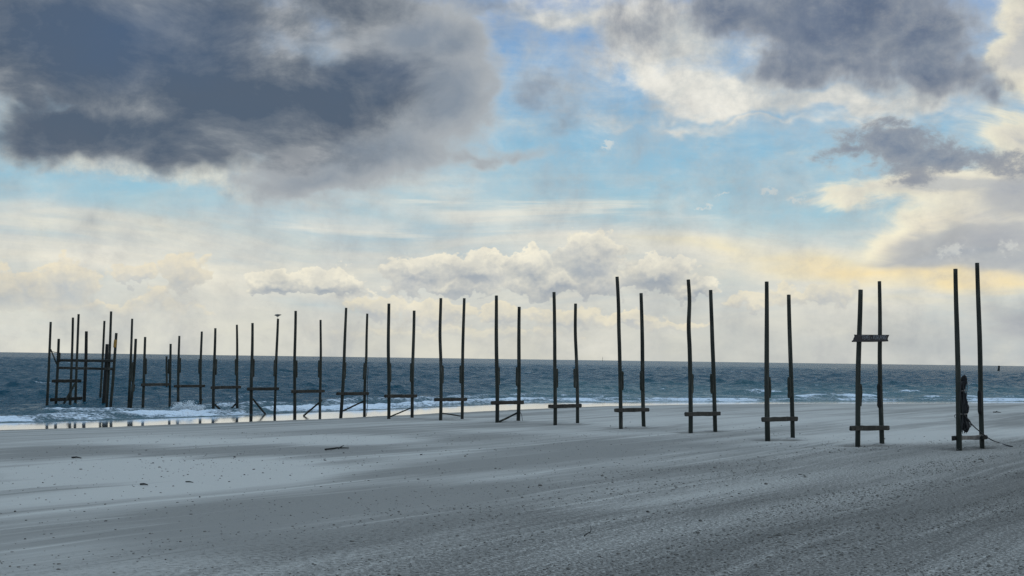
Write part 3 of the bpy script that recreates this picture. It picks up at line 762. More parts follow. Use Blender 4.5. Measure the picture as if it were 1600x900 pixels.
# each frame: label, left pole, right pole (pixels top -> base), crossbeam ends, cleat heights, braces (end, end)
FRAMES = [
 dict(label='rightmost tall pile frame with a black net bundle lashed to its left pole', L=[(1493, 420), (1494.6, 500), (1495.6, 560), (1499, 701)], Rt=[(1527.5, 410.7), (1529.8, 500), (1531.6, 560), (1535, 698.7)],
      beam=((1488.5, 684.6), (1539, 683.2)), cl=(None, (610, 647)), br=[], bm='pale'),
 dict(label='pile frame that carries the dark name board between its tops', L=[(1344.2, 452.6), (1342.6, 540), (1341.3, 600), (1340, 695.8)], Rt=[(1374.2, 439.4), (1375.2, 520), (1375.6, 570), (1378, 695.2)],
      beam=((1328.4, 669.2), (1388.6, 668.6)), cl=((600, 635), (600, 637)), br=[], bm='beam'),
 dict(label='first pile frame to the left of the name board frame, its right pole leaning out', L=[(1198.5, 440), (1198.2, 520), (1199, 600), (1199.5, 686.6)], Rt=[(1232, 460.4), (1234, 530), (1235.5, 590), (1238.7, 686.6)],
      beam=((1191, 655.5), (1245.6, 654.2)), cl=((589, 622), (589, 622)), br=[]),
 dict(label='second pile frame left of the name board, with a wavy left pole', L=[(1074.7, 436.8), (1076.8, 470), (1076.2, 510), (1078.2, 560), (1078.8, 675)], Rt=[(1110.5, 453), (1112.2, 500), (1113, 540), (1115, 600), (1117.7, 673.5)],
      beam=((1070.4, 647.2), (1125, 646.3)), cl=((584, 615), (584, 615)), br=[]),
 dict(label='pile frame with the tallest leaning left pole, third left of the name board', L=[(963.8, 432.3), (966, 477), (967, 510), (968.8, 560), (969.8, 668.4)], Rt=[(1002.2, 458), (1003.4, 520), (1004.4, 570), (1006, 668.4)],
      beam=((960.5, 641), (1014, 640)), cl=((580, 610), (580, 610)), br=[]),
 dict(label='pile frame without a brace, next right of the one whose brace trails a string', L=[(865.4, 456.3), (866.4, 500), (867.2, 546), (867.2, 663)], Rt=[(899, 474.3), (899, 520), (900.5, 570), (902.3, 663)],
      beam=((857, 635), (908, 633.8)), cl=((576, 606), (576, 606)), br=[]),
 dict(label='pile frame on sand whose low slanting brace trails a loose string', L=[(775, 461.7), (775.8, 540), (776.4, 600), (776.6, 659.4)], Rt=[(810.8, 479.4), (810.8, 540), (810.4, 600), (809.6, 659)],
      beam=((767.6, 629.3), (818.2, 628.8)), cl=((573.6, 601.5), (573.6, 603)), br=[((780, 659), (812, 643.5))], string=[(812.5, 643.5), (815, 648), (816, 655), (816.8, 658)]),
 dict(label='pile frame with equal pole tops and a nearly level thin low brace', L=[(688.3, 465.8), (687.6, 520), (688.8, 570), (688.2, 656)], Rt=[(724.8, 466), (723.8, 520), (722.6, 570), (721.8, 656)],
      beam=((678.9, 624.4), (729.4, 624)), cl=((571, 599), (571, 599)), br=[((691.6, 645.8), (719.4, 650))], bt=0.035),
 dict(label='pile frame at the edge of the wet sand with a thin brace rising right', L=[(607, 474.3), (606.8, 540), (607.2, 590), (607.3, 654)], Rt=[(647, 485.3), (645.8, 550), (644.6, 600), (643.8, 654)],
      beam=((600.7, 619), (651.4, 618.7)), cl=((567.5, 597), (567.5, 597)), br=[((610, 651), (641.5, 637.6))], bt=0.045),
 dict(label='crooked leaning pile frame with a rope hanging down its bent right pole', L=[(540.4, 481), (538.8, 530), (536.8, 575), (532.4, 652.4)], Rt=[(574.3, 490), (572.8, 530), (572.4, 560), (570.6, 600), (569.5, 652.4)],
      beam=((525.8, 615.2), (576.2, 614.8)), cl=((566, 592), (567, 593)), br=[((534.8, 642.5), (569, 626.5))], string=[(574.5, 573), (575.2, 580), (573.8, 600), (574.2, 630), (572.6, 650)]),
 dict(label='pile frame next right of the gull, one stout brace falling left from its right pole', L=[(461.8, 485.7), (460.8, 560), (460.6, 600), (460.3, 650.5)], Rt=[(501.2, 499.8), (501, 560), (500.8, 600), (500.2, 650)],
      beam=((455.2, 611.8), (507, 611.1)), cl=((563, 590), (563, 590)), br=[((474, 650), (503.2, 625.2))], bt=0.09),
 dict(label='pile frame with a gull perched on its right pole', L=[(394.8, 504.7), (394, 560), (393.2, 600), (392.4, 647.8)], Rt=[(434, 498), (432.4, 550), (431, 590), (428.8, 646.6)],
      beam=((386.2, 607.9), (435.8, 607.2)), cl=((561, 589), (562, 588)), br=[((394, 622.5), (415, 647.6))], bt=0.09),
 dict(label='pile frame in the shallows with two short braces spreading from its feet', L=[(336.6, 512.8), (335.4, 560), (334.2, 600), (333.2, 644.9)], Rt=[(370.4, 507.4), (370.8, 560), (370.8, 600), (370.8, 643.9)],
      beam=((329.4, 605.8), (376.2, 604.8)), cl=((561, 586), (561, 586)), br=[((335.4, 632), (350, 645)), ((355.5, 644), (368.8, 630.6))], bt=0.09),
 dict(label='pile frame standing in the spray of a breaking wave', L=[(279.9, 524.8), (279, 570), (278.4, 600), (277.7, 637)], Rt=[(315, 518), (313.6, 570), (313, 610), (313, 643.9)],
      beam=((271.8, 603.5), (320.2, 603)), cl=((559, 583), (561, 584)), br=[((302.5, 644), (316, 623.6))], bt=0.10),
]
POLES = {}
DEPTH = {}
mids = []
for fi, fr_ in enumerate(FRAMES):
    bx, by = fr_['L'][-1]
    base = hit_ground(bx, by)
    pl = Plane(base)
    lp = pole_pts(pl, fr_['L']); rp = pole_pts(pl, fr_['Rt'])
    mid = 0.5 * (np.array(lp[1]) + np.array(rp[1]))
    loc = np.array([mid[0], mid[1], float(ground_z(mid[0], mid[1]))])
    mids.append(mid)
    root = thing('pile_frame', loc, fr_['label'], 'pile frame', 'pile frames of the old jetty')
    rl = R * (0.95 + 0.1 * random.random()); r2 = R * (0.88 + 0.12 * random.random())
    tube('pile', lp, [rl * 1.08, rl * 1.03, rl * 0.98, rl * 0.86], M_WOOD, root, loc, 12, 0.10, sd_(), 0.2, 0.012)
    tube('pile', rp, [r2 * 1.08, r2 * 1.03, r2 * 0.98, r2 * 0.86], M_WOOD, root, loc, 12, 0.10, sd_(), 0.2, 0.012)
    ba, bb = fr_['beam']
    off = R + 0.045
    A, B = pl(*ba, off), pl(*bb, off)
    if fr_.get('bm') == 'pale':
        # stub of the old beam left of the pole, pale newer timber to the right of it
        M_ = pl(1504.0, 0.5 * (ba[1] + bb[1]), 0.0)
        plank('crossbeam', pl(1500.5, 684.2, 0.02), pl(1538.6, 683.2, 0.02), 0.10, 0.16, BEAM_N, M_PALE, root, loc, 0.02, 0.006, sd_())
        plank('beam_stub', pl(*ba, -0.14), pl(1503, 684.2, -0.14), 0.10, 0.17, BEAM_N, M_TAR, root, loc, 0.02, 0.008, sd_())
        plank('beam_block', pl(1533.5, 683.4, 0.14), pl(1541.8, 683.2, 0.14), 0.09, 0.16, BEAM_N, M_TAR, root, loc, 0.02, 0.008, sd_())
    else:
        bh = 0.185 if fi < 8 else 0.20
        plank('crossbeam', A, B, 0.11, bh, BEAM_N, M_BEAM, root, loc, 0.05, 0.008, sd_(), 9)
    for side, cl, pp in ((1, fr_['cl'][0], fr_['L']), (-1, fr_['cl'][1], fr_['Rt'])):
        if cl is None: continue
        ysort = sorted(pp, key=lambda q: q[1])
        px = lambda y: np.interp(y, [q[1] for q in ysort], [q[0] for q in ysort])
        sx = side * (R + 0.030)
        a_ = pl(px(cl[0]), cl[0]) + BEAM_DIR * sx; b2 = pl(px(cl[1]), cl[1]) + BEAM_DIR * sx
        plank('cleat', a_, b2, 0.15, 0.105, BEAM_N, M_TAR if (fi == 1 and side < 0) or fi == 0 else M_WOOD, root, loc, 0.10, 0.006, sd_(), 5)
    for (p0, p1) in fr_['br']:
        bt = fr_.get('bt', 0.07)
        o0 = -(R + 0.05)
        a_, b2 = pl(*p0, o0), pl(*p1, o0)
        plank('brace', a_, b2, 0.06, bt + 0.03, BEAM_N, M_WOOD, root, loc, 0.02, 0.005, sd_(), 6)
    if 'string' in fr_:
        tube('hanging_rope', [pl(x, y, 0.13) for x, y in fr_['string']], 0.012 if fi == 6 else 0.020, M_ROPE, root, loc, 6, 0.1, sd_(), 0.08)
    POLES[fi] = (pl, lp, rp, loc)
print('frame spacing', [round(float(np.linalg.norm(mids[i + 1] - mids[i])), 2) for i in range(len(mids) - 1)])
print('mids', [(round(m[0], 1), round(m[1], 1), round(m[2], 2)) for m in mids])

# the broken frame left of the spray: one long pole, a short one and a loose board
base = hit_ground(223, 641); pl = Plane(base)
lp = pole_pts(pl, [(226.8, 526.5), (225.6, 565), (224.6, 600), (223, 641)]); rp = pole_pts(pl, [(266.7, 537.3), (266, 580), (265.4, 610), (265, 638)])
loc = np.array([*(0.5 * (lp[1] + rp[1]))[:2], 0.0])
root = thing('pile_frame', loc, 'broken pile frame left of the spray, its short right pole beside a loose board', 'pile frame', 'pile frames of the old jetty')
tube('pile', lp, [.1, .097, .09], M_WOOD, root, loc, 12, 0.1, sd_(), 0.2)
tube('pile', rp, [.095, .09, .08], M_WOOD, root, loc, 12, 0.1, sd_(), 0.2)
plank('crossbeam', pl(220.6, 601.2, .15), pl(266, 600.6, .15), .11, .2, BEAM_N, M_BEAM, root, loc, .05, .008, sd_(), 8)
plank('loose_board', pl(260.2, 556.5, .08), pl(260.6, 605, .08), .10, .13, BEAM_N, M_WOOD, root, loc, .04, .008, sd_(), 6)
plank('cleat', pl(228.2, 560, 0), pl(228.0, 585, 0), .15, .10, BEAM_N, M_WOOD, root, loc, .1, .006, sd_(), 5)
plank('cleat', pl(264.2, 561, 0), pl(263.8, 584, 0), .15, .10, BEAM_N, M_WOOD, root, loc, .1, .006, sd_(), 5)

# single piles
def lone_pile(pts, rad, label, extra=None, mat=None):
    base = hit_ground(*pts[-1]); pl = Plane(base)
    pp = pole_pts(pl, pts)
    loc = np.array([pp[1][0], pp[1][1], 0.0])
    root = thing('jetty_pile', loc, label, 'pile', 'single piles standing in the sea')
    tube('shaft', pp, [rad * 1.05, rad, rad * .88], mat or M_WOOD, root, loc, 12, 0.10, sd_(), 0.2)
    if extra: extra(pl, root, loc)
    return pl, root, loc
lone_pile([(206.5, 498), (204.8, 550), (203.2, 590), (200.9, 637)], .092, 'tall slim pile in the sea crossed by a shorter thick leaning pile')
def knob(pl, root, loc):
    plank('cleat', pl(209.4, 600.5, .02), pl(208.6, 612, .02), .12, .12, BEAM_N, M_TAR, root, loc, .05, .01, sd_(), 4)
    plank('cleat', pl(207.4, 566, .1), pl(205.6, 596, .1), .10, .12, BEAM_N, M_WOOD, root, loc, .05, .01, sd_(), 4)
lone_pile([(212.2, 529.4), (210.4, 565), (208.2, 595), (203.8, 638)], .11, 'shorter thick pile leaning right in the sea, crossing a tall slim one', knob)
lone_pile([(163.2, 501.3), (160.4, 560), (158, 600), (156, 630)], .095, 'slim upright pile at the left of the dense right cluster in the sea')
lone_pile([(173.7, 486.6), (171.8, 540), (169.6, 585), (166.4, 638.7)], .095, 'tallest pile of the dense right cluster in the sea')

# the jetty head: six heavy piles tied together by two long rails
base = hit_ground(86.9, 637); pl = Plane(base)
plb = Plane(hit_ground(161.7, 633))
HEAD = [(Plane(hit_ground(73.2, 637.5)), [(79.3, 503), (77.6, 545), (75.6, 590), (73.2, 637.5)], .098),
        (pl, [(91.8, 529.4), (90.4, 570), (88.8, 600), (86.9, 637)], .10),
        (Plane(hit_ground(109.4, 634.3)), [(114, 496.2), (112.8, 545), (111, 590), (109.4, 634.3)], .10),
        (Plane(hit_ground(117.7, 633.3)), [(122.9, 490.8), (120.8, 545), (119, 590), (117.7, 633.3)], .10),
        (Plane(hit_ground(131.4, 632)), [(135, 517.7), (134.2, 560), (132.8, 595), (131.4, 632)], .125),
        (plb, [(167.4, 537.7), (165.8, 570), (163.8, 600), (161.7, 633)], .135),
        (Plane(hit_ground(172.2, 639)), [(181.8, 520.4), (179, 560), (176.4, 595), (172.4, 639)], .105)]
loc = np.array([*hit_ground(120, 634)[:2], 0.0])
root = thing('ruined_jetty', loc, 'ruined jetty end in the sea, seven piles tied by two long rails and low beams', 'ruined jetty')
for p_, pts, rad in HEAD:
    o = tube('pile', pole_pts(p_, pts), [rad * 1.05, rad, rad * .9], M_WOOD if rad < .12 else M_TAR, root, loc, 12, 0.1, sd_(), 0.2)
p7 = HEAD[6][0]
wrap = tube('ochre_wrap', [p7(178.9, 543), p7(179.6, 537), p7(180.2, 531)], [.105, .112, .104], M_RUST, root, loc, 12, 0.05, sd_(), 0.05)
wrap.location += Vector(BEAM_N * .02)
def railpt(p_, x, y, off=.16): return p_(x, y, off)
plank('rail', railpt(pl, 91.4, 563.0), railpt(p7, 177.4, 563.9), .10, .18, BEAM_N, M_BEAM, root, loc, .04, .006, sd_(), 10)
plank('rail', railpt(pl, 91.0, 574.7), railpt(p7, 176.2, 576.6), .10, .18, BEAM_N, M_BEAM, root, loc, .04, .006, sd_(), 10)
plank('low_beam', pl(81, 595.6, .17), pl(127, 595.2, .17), .12, .23, BEAM_N, M_BEAM, root, loc, .04, .008, sd_(), 8)
plank('low_beam', pl(78.4, 624.9, .17), pl(128.2, 622.3, .17), .12, .24, BEAM_N, M_TAR, root, loc, .04, .010, sd_(), 8)
plank('brace', pl(96.3, 637, .28), pl(117.2, 599, .28), .08, .15, BEAM_N, M_WOOD, root, loc, .02, .006, sd_(), 6)
plank('brace', pl(79, 545.5, .1), pl(89, 569.5, .1), .06, .09, BEAM_N, M_WOOD, root, loc, .02, .005, sd_(), 5)
tube('tie_wire', [pl(80.2, 549, .05), pl(86, 550.4, .05), pl(92, 550.6, .05)], .025, M_ROPE, root, loc, 6, .1, sd_(), .1)
tube('hanging_rope', [pl(74, 639, .1), pl(84, 636.2, .1), pl(97, 634.2, .1), pl(104, 634.6, .1)], .035, M_ROPE, root, loc, 6, .1, sd_(), .15)
plank('cleat', pl(93.4, 551, .02), pl(92.6, 566, .02), .14, .10, BEAM_N, M_WOOD, root, loc, .05, .006, sd_(), 4)
foot = plank('foot_wedge', p7(170.5, 638.6, .05), p7(178.6, 639.6, .05), .2, .16, BEAM_N, M_TAR, root, loc, .1, .01, sd_(), 4)

# ------------------------------------------------------------------ the name board on the second frame
pl, lp, rp, floc = POLES[1]
SGN = [(315, 255), (332, 290), (325, 330), (302, 370), (290, 420), (246, 455), (250, 488), (400, 488), (560, 484), (700, 478), (800, 472), (900, 486), (1060, 475), (1200, 478), (1355, 470), (1366, 440), (1346, 420), (1346, 370), (1366, 320), (1386, 285), (1384, 262), (1100, 264), (800, 262), (520, 258)]
offS = R + 0.035
ctr = pl(1361, 528.5, offS)
sign = thing('name_sign', ctr, 'dark split ended wooden name board with faded pale lettering', 'sign')
fr3 = [pl(1320 + x / 20, 510 + y / 20, offS + .022) - ctr for x, y in SGN]
bk3 = [p - BEAM_N * .044 for p in fr3]
n = len(SGN)
bm = bmesh.new()
vf = [bm.verts.new(p) for p in fr3]; vb = [bm.verts.new(p) for p in bk3]
bm.faces.new(vf); bm.faces.new(vb[::-1])
for i in range(n): bm.faces.new((vf[i], vb[i], vb[(i + 1) % n], vf[(i + 1) % n]))
bmesh.ops.triangulate(bm, faces=[f for f in bm.faces if len(f.verts) > 4])
bmesh.ops.recalc_face_normals(bm, faces=bm.faces)
me = bpy.data.meshes.new('board'); bm.to_mesh(me); bm.free(); me.materials.append(M_BOARD)
board = bpy.data.objects.new('board', me); COL.objects.link(board); board.parent = sign

cu = bpy.data.curves.new('lettering', 'FONT'); cu.body = 'TEXEL - VLIELAND'; cu.size = 1.0; cu.extrude = 0.02; cu.align_x = 'CENTER'; cu.align_y = 'CENTER'
tmp = bpy.data.objects.new('lettering_tmp', cu); COL.objects.link(tmp)
bpy.context.view_layer.update()
me = bpy.data.meshes.new_from_object(tmp.evaluated_get(bpy.context.evaluated_depsgraph_get()))
bpy.data.objects.remove(tmp, do_unlink=True)
me.name = 'lettering'
lx = np.empty(len(me.vertices) * 3); me.vertices.foreach_get('co', lx); lx = lx.reshape(-1, 3)
w_ = np.ptp(lx[:, 0]); h_ = np.ptp(lx[:, 1])
p0, p1 = pl(1346.3, 527, offS + .026), pl(1384.6, 527, offS + .026)
tw = np.linalg.norm(p1 - p0); ex = (p1 - p0) / tw
cz = 0.5 * (p0 + p1) - ctr
hh_ = 0.165
lx2 = cz + (lx[:, :1] - lx[:, 0].mean() * 0 - (lx[:, 0].max() + lx[:, 0].min()) / 2) / w_ * tw * ex + ((lx[:, 1:2] - (lx[:, 1].max() + lx[:, 1].min()) / 2) / h_ * hh_) * np.array([0, 0, 1.0]) + (lx[:, 2:3] * 0.2) * BEAM_N
me.vertices.foreach_set('co', lx2.astype(np.float32).ravel()); me.update()
me.materials.clear(); me.materials.append(M_LETTER)
lt = bpy.data.objects.new('lettering', me); COL.objects.link(lt); lt.parent = board

# ------------------------------------------------------------------ net bundle and rope on the first frame
pl, lp, rp, floc = POLES[0]
c8 = lambda x, y, off=0.0: pl(1480 + x / 6, 560 + y / 6, off)
prof = [(150, 152, 148), (168, 128, 166), (200, 120, 173), (240, 119, 170), (275, 118, 160), (300, 116, 154), (350, 112, 164), (400, 106, 175), (450, 102, 184), (495, 102, 182), (522, 104, 172), (560, 106, 176), (610, 112, 184), (655, 126, 186), (690, 148, 172)]
bl = c8(140, 400)
net = thing('net_bundle', bl, 'black bundle of netting hanging from the left pole, tied with two pale straps', 'net bundle')
V_, F_ = [], []
ns = 40
rows = []
for i in range(46):
    y = 150 + (690 - 150) * i / 45
    rows.append((y, np.interp(y, [p[0] for p in prof], [p[1] for p in prof]), np.interp(y, [p[0] for p in prof], [p[2] for p in prof])))
rg = np.random.default_rng(4)
for y, x0, x1 in rows:
    x0 = max(x0, 104)
    a = c8(x0, y); b_ = c8(x1, y)
    c = (a + b_) / 2; c[1] = lp[1][1] + .06; rad = (x1 - x0) / 12 * lp[1][1] / FPX
    for k in range(ns):
        th_ = 2 * math.pi * k / ns
        q = 1 + 0.16 * math.sin(5 * th_ + y * .012) + 0.11 * math.sin(9 * th_ - y * .03 + math.sin(y * .05)) + 0.08 * (rg.random() - .5)
        V_.append(c - bl + rad * q * (math.cos(th_) * np.array([1., 0, 0]) + 0.95 * math.sin(th_) * np.array([0, -1., 0])))
for i in range(45):
    for k in range(ns):
        F_.append((i * ns + k, (i + 1) * ns + k, (i + 1) * ns + (k + 1) % ns, i * ns + (k + 1) % ns))
F_.append(tuple(range(ns))); F_.append(tuple(range(45 * ns, 46 * ns))[::-1])
mesh_obj('netting', V_, F_, M_NET, net)
def ring(yc, xa, xb, name, rad_n, tilt=0):
    a, b_ = c8(xa, yc), c8(xb, yc + tilt)
    c = (a + b_) / 2; hx = np.array([(xb - xa) / 12 * lp[1][1] / FPX, 0, 0]); c[1] = lp[1][1] + .04
    pts = [c + hx * math.cos(t_) + np.array([0, -1., 0]) * rad_n * math.sin(t_) + np.array([0, 0, .006 * math.sin(3 * t_)]) for t_ in np.linspace(-.15, 2 * math.pi - .15, 28)]
    return tube(name, pts, .022, M_STRAP, net, bl, 7, .05, sd_(), .03)
ring(300, 80, 160, 'lashing', .16, 6)
ring(520, 86, 176, 'lashing', .20, 0)
tube('strap_end', [c8(155, 428, .1), c8(172, 430, .1), c8(182, 426, .1), c8(194, 412, .1)], .014, M_STRAP, net, bl, 6, .1, sd_(), .03)
tube('strap_end', [c8(176, 432, .1), c8(186, 430, .1), c8(190, 436, .1)], .012, M_STRAP, net, bl, 6, .1, sd_(), .03)
tube('rope_loop', [c8(90, 520, .1), c8(72, 530, .12), c8(70, 550, .12), c8(82, 560, .1)], .010, M_ROPE, net, bl, 6, .1, sd_(), .03)
for dx, dy, dn in ((0, 0, .12), (-12, 6, .16), (-22, -6, .10), (-30, 10, .18), (-6, -14, .2)):
    tube('rope_loop', [c8(172, 560 + dy, dn), c8(200 + dx, 578 + dy, dn), c8(226 + dx, 615 + dy, dn), c8(218 + dx, 640 + dy, dn), c8(196 + dx, 655 + dy, dn), c8(182, 668 + dy, dn)], .016, M_ROPE, net, bl, 6, .1, sd_(), .04)
for k in range(9):
    x = 135 + k * 6
    tube('rope_end', [c8(x - 4, 600, .2 - .03 * (k % 4)), c8(x, 655, .2 - .03 * (k % 4)), c8(x + 6 * math.sin(k * 2.1), 692 + 14 * math.sin(k * 1.7), .2 - .03 * (k % 4))], .013, M_NET, net, bl, 6, .1, sd_(), .05)
for k in range(7):
    o_ = (-24, -14, -6, 3, 11, 19, 27)[k]
    tube('strand', [c8(137 + o_ + 9 * math.sin(y_ * .011 + k * 1.9), y_, .05) + np.array([0, -.16 - .03 * math.sin(k + y_ * .01), 0]) for y_ in (215, 300, 380, 450, 520, 590, 650)], .013, M_ROPE, net, bl, 6, .1, sd_(), .06)
# the rope that runs from the bundle over the beam end and down onto the sand
rp_ = [c8(150, 520, .22), c8(176, 552, .24), c8(215, 600, .24), c8(258, 645, .24), c8(305, 685, .24), c8(345, 715, .26), c8(368, 734, .26)]
for x, y, up in ((395, 752, .20), (430, 770, .10), (480, 796, .03), (530, 812, .025), (575, 824, .025), (612, 833, .025)):
    g = hit_ground(1480 + x / 6, 560 + y / 6)
    if up > .05:
        q = c8(x, y, .3 + .15 * (x - 368) / 60); rp_.append(q)
    else:
        rp_.append(g + np.array([0, 0, up]))
rl0 = rp_[0]
rope = tube('mooring_rope', rp_, .021, M_ROPE, None, rl0, 7, .08, sd_(), .05)
rope.location = rl0
tag(rope, 'dark rope running from the net bundle over the beam and onto the sand', 'rope')

# ------------------------------------------------------------------ gull on the pole
pl, lp, rp, floc = POLES[11]
top = np.array(rp[-1]) + np.array([0, 0, .01])
gull = thing('gull', top, 'gull perched on top of a pole, hunched into the wind', 'gull')
gull.rotation_euler = (0, 0, math.radians(28))
st = [(-.245, .165, .006, .006), (-.225, .170, .014, .014), (-.205, .178, .030, .034), (-.18, .186, .040, .046), (-.15, .186, .044, .052), (-.12, .178, .050, .062), (-.08, .170, .066, .082), (-.03, .165, .078, .092), (.03, .168, .075, .082), (.09, .180, .060, .058), (.14, .192, .042, .034), (.19, .200, .032, .018), (.24, .205, .034, .008), (.262, .206, .030, .004)]
V_, F_ = [], []
for x, z, ry, rz in st:
    for k in range(12):
        a = 2 * math.pi * k / 12
        V_.append((x, ry * math.cos(a), z + .055 + rz * math.sin(a) * (1.0 if math.sin(a) > 0 else 1.15)))
for i in range(len(st) - 1):
    for k in range(12):
        F_.append((i * 12 + k, (i + 1) * 12 + k, (i + 1) * 12 + (k + 1) % 12, i * 12 + (k + 1) % 12))
F_.append(tuple(range(12))); F_.append(tuple(range((len(st) - 1) * 12, len(st) * 12))[::-1])
mesh_obj('body', V_, F_, M_GULL, gull)
for s in (-1, 1):
    W_, G_ = [], []
    ws = [(-.10, .222, .03, .050), (-.05, .232, .02, .06), (.03, .24, .018, .06), (.12, .252, .014, .045), (.20, .262, .010, .026), (.255, .266, .006, .008)]
    for x, z, ty, tz in ws:
        yc = s * np.interp(x, [-.1, 0, .1, .28], [.052, .070, .052, .012])
        for k in range(8):
            a = 2 * math.pi * k / 8
            W_.append((x, yc + ty * math.cos(a) * .6, z + tz * math.sin(a)))
    for i in range(len(ws) - 1):
        for k in range(8):
            G_.append((i * 8 + k, (i + 1) * 8 + k, (i + 1) * 8 + (k + 1) % 8, i * 8 + (k + 1) % 8))
    G_.append(tuple(range(8))); G_.append(tuple(range(len(ws) * 8 - 8, len(ws) * 8))[::-1])
    mesh_obj('wing', W_, G_, M_WING, gull)
    tube('leg', [(-.01, s * .03, 0), (-.015, s * .03, .05), (-.005, s * .03, .10)], .005, M_STRAP, gull, (0, 0, 0), 6, 0, sd_(), .03)
tube('bill', [(-.236, 0, .220), (-.255, 0, .217), (-.275, 0, .208)], [.013, .010, .004], M_BILL, gull, (0, 0, 0), 8, 0, sd_(), .02)

# ------------------------------------------------------------------ far markers at sea
d = ray(1560.2, 580.2); t_ = CAM[2] / -d[2]; bp = CAM + d * t_; bp[2] = 0
S_ = np.linalg.norm(bp[:2]) / 2200.0          # metres per pixel there
buoy = thing('spar_buoy', bp, 'small dark spar buoy leaning in the sea near the horizon', 'buoy')
buoy.rotation_euler = (0, math.radians(6), 0)
tube('float', [(0, 0, -1.0), (0, 0, .4), (0, 0, .9), (0, 0, 1.1)], [.75, .82, .80, .75], M_BUOY, buoy, (0, 0, 0), 14, 0, 1, .2)
tube('pillar', [(0, 0, 1.0), (0, 0, 2.0), (0, 0, 3.0)], [.78, .74, .72], M_BUOY, buoy, (0, 0, 0), 12, 0, 2, .3)
tube('topmark', [(0, 0, 3.0), (0, 0, 3.3), (0, 0, 3.7), (0, 0, 4.0)], [.72, .80, .80, .5], M_BUOY, buoy, (0, 0, 0), 12, 0, 3, .15)
d = ray(941.6, 562.2); bp = np.array([d[0], d[1], 0]) / d[1] * 5200.0
mast = thing('sea_beacon', bp, 'faint thin beacon mast on the horizon left of centre right', 'beacon')
mast['label'] = 'faint thin beacon mast standing far off on the horizon'
tube('mast', [(0, 0, -2), (0, 0, 10), (0, 0, 17)], [.8, .5, .35], M_BUOY, mast, (0, 0, 0), 8, 0, 4, 2.0)
tube('platform', [(0, 0, 9.0), (0, 0, 9.4), (0, 0, 10)], [1.2, 1.3, .9], M_BUOY, mast, (0, 0, 0), 10, 0, 5, .3)

# ------------------------------------------------------------------ driftwood
def stick(a, b_, rad, label, mat, forks=()):
    A, B = hit_ground(*a), hit_ground(*b_)
    m_ = (A + B) / 2
    A = A + np.array([0, 0, rad * .7]); B = B + np.array([0, 0, rad * .7])
    M_ = (A + B) / 2 + np.array([0, 0, rad * .5])
    o = tube('driftwood', [A, A * .6 + B * .4 + np.array([0, .03, rad * .3]), M_, B], [rad * .6, rad * .66, rad * .55, rad * .3], mat, None, m_, 8, .18, sd_(), .08)
    o.location = m_
    for q in forks:
        k = tube('branch', [A * (1 - q) + B * q, A * (.8 - q) + B * (q + .2) + np.array([.02, .06, .10])], [rad * .5, rad * .25], mat, o, m_, 6, .15, sd_(), .05)
    return tag(o, label, 'driftwood')
stick((508, 703.6), (545, 701.4), .050, 'longest dark stick lying on the stripped sand left of centre', M_TAR, (.55,))
stick((219, 758.2), (231, 759.2), .035, 'short dark stick on the pale drift in the left foreground', M_TAR)
stick((290, 753.6), (302, 754.6), .022, 'thin grey stick on the pale drift, right of a short dark stick', M_WOOD)
stick((112, 716.2), (127, 717), .040, 'stubby dark stick at the upper edge of the left drift', M_TAR)
stick((1552, 644.6), (1564, 645.6), .050, 'dark stick lying on the sand beyond the rightmost frame', M_TAR, (.3,))
tw_ = hit_ground(913, 838); tl = hit_ground(922, 834)
tw_o = tube('dry_twig', [tw_ + [0, 0, .01], (tw_ + tl) / 2 + [0, 0, .03], tl + [0, 0, .02]], [.012, .010, .006], M_TAR, None, tw_, 6, .2, sd_(), .03)
tw_o.location = tw_
tube('branch', [tl + [0, 0, .02], tl + [.02, .02, .08], tl + [.0, .03, .15]], [.008, .006, .003], M_TAR, tw_o, tw_, 6, .2, sd_(), .03)
tube('branch', [(tw_ + tl) / 2 + [0, 0, .03], (tw_ + tl) / 2 + [.05, -.02, .06]], [.007, .003], M_TAR, tw_o, tw_, 6, .2, sd_(), .03)
tag(tw_o, 'small forked dry twig sticking up from the bare foreground sand', 'twig')

# ------------------------------------------------------------------ countless small lumps: shell grit and clods
def lumps(name, xy, size, mat, flat=.6, seed=0):
    rng = np.random.default_rng(seed)
    n = len(xy)
    ic = bmesh.new(); bmesh.ops.create_icosphere(ic, subdivisions=1, radius=1.0)
    bv = np.array([v.co[:] for v in ic.verts]); bf = np.array([[v.index for v in f.verts] for f in ic.faces]); ic.free()
    nv, nf = len(bv), len(bf)
    s = size[:, None, None]
    j = 1 + 0.35 * (rng.random((n, nv, 1)) - .5) * 2
    sc_ = np.stack([rng.uniform(.7, 1.5, n), rng.uniform(.7, 1.3, n), np.full(n, flat) * rng.uniform(.6, 1.3, n)], -1)[:, None, :]
    an = rng.random(n) * 6.28
    v = bv[None] * j * sc_ * s
    ca, sa = np.cos(an)[:, None], np.sin(an)[:, None]
    x = v[..., 0] * ca - v[..., 1] * sa; y = v[..., 0] * sa + v[..., 1] * ca
    z0 = ground_z(xy[:, 0], xy[:, 1])
    co = np.stack([x + xy[:, :1], y + xy[:, 1:2], v[..., 2] + (z0 + size * flat * .35)[:, None]], -1).reshape(-1, 3).astype(np.float32)
    q = (bf[None] + (np.arange(n) * nv)[:, None, None]).reshape(-1, 3).astype(np.int32)
    me = bpy.data.meshes.new(name)
    me.vertices.add(len(co)); me.vertices.foreach_set('co', co.ravel())
    me.loops.add(q.size); me.loops.foreach_set('vertex_index', q.ravel())
    me.polygons.add(len(q)); me.polygons.foreach_set('loop_start', np.arange(0, q.size, 3, dtype=np.int32))
    me.update(calc_edges=True); me.materials.append(mat)
    o = bpy.data.objects.new(name, me); COL.objects.link(o)
    return tag(o, kind='stuff')
rg = np.random.default_rng(21)
pts = []
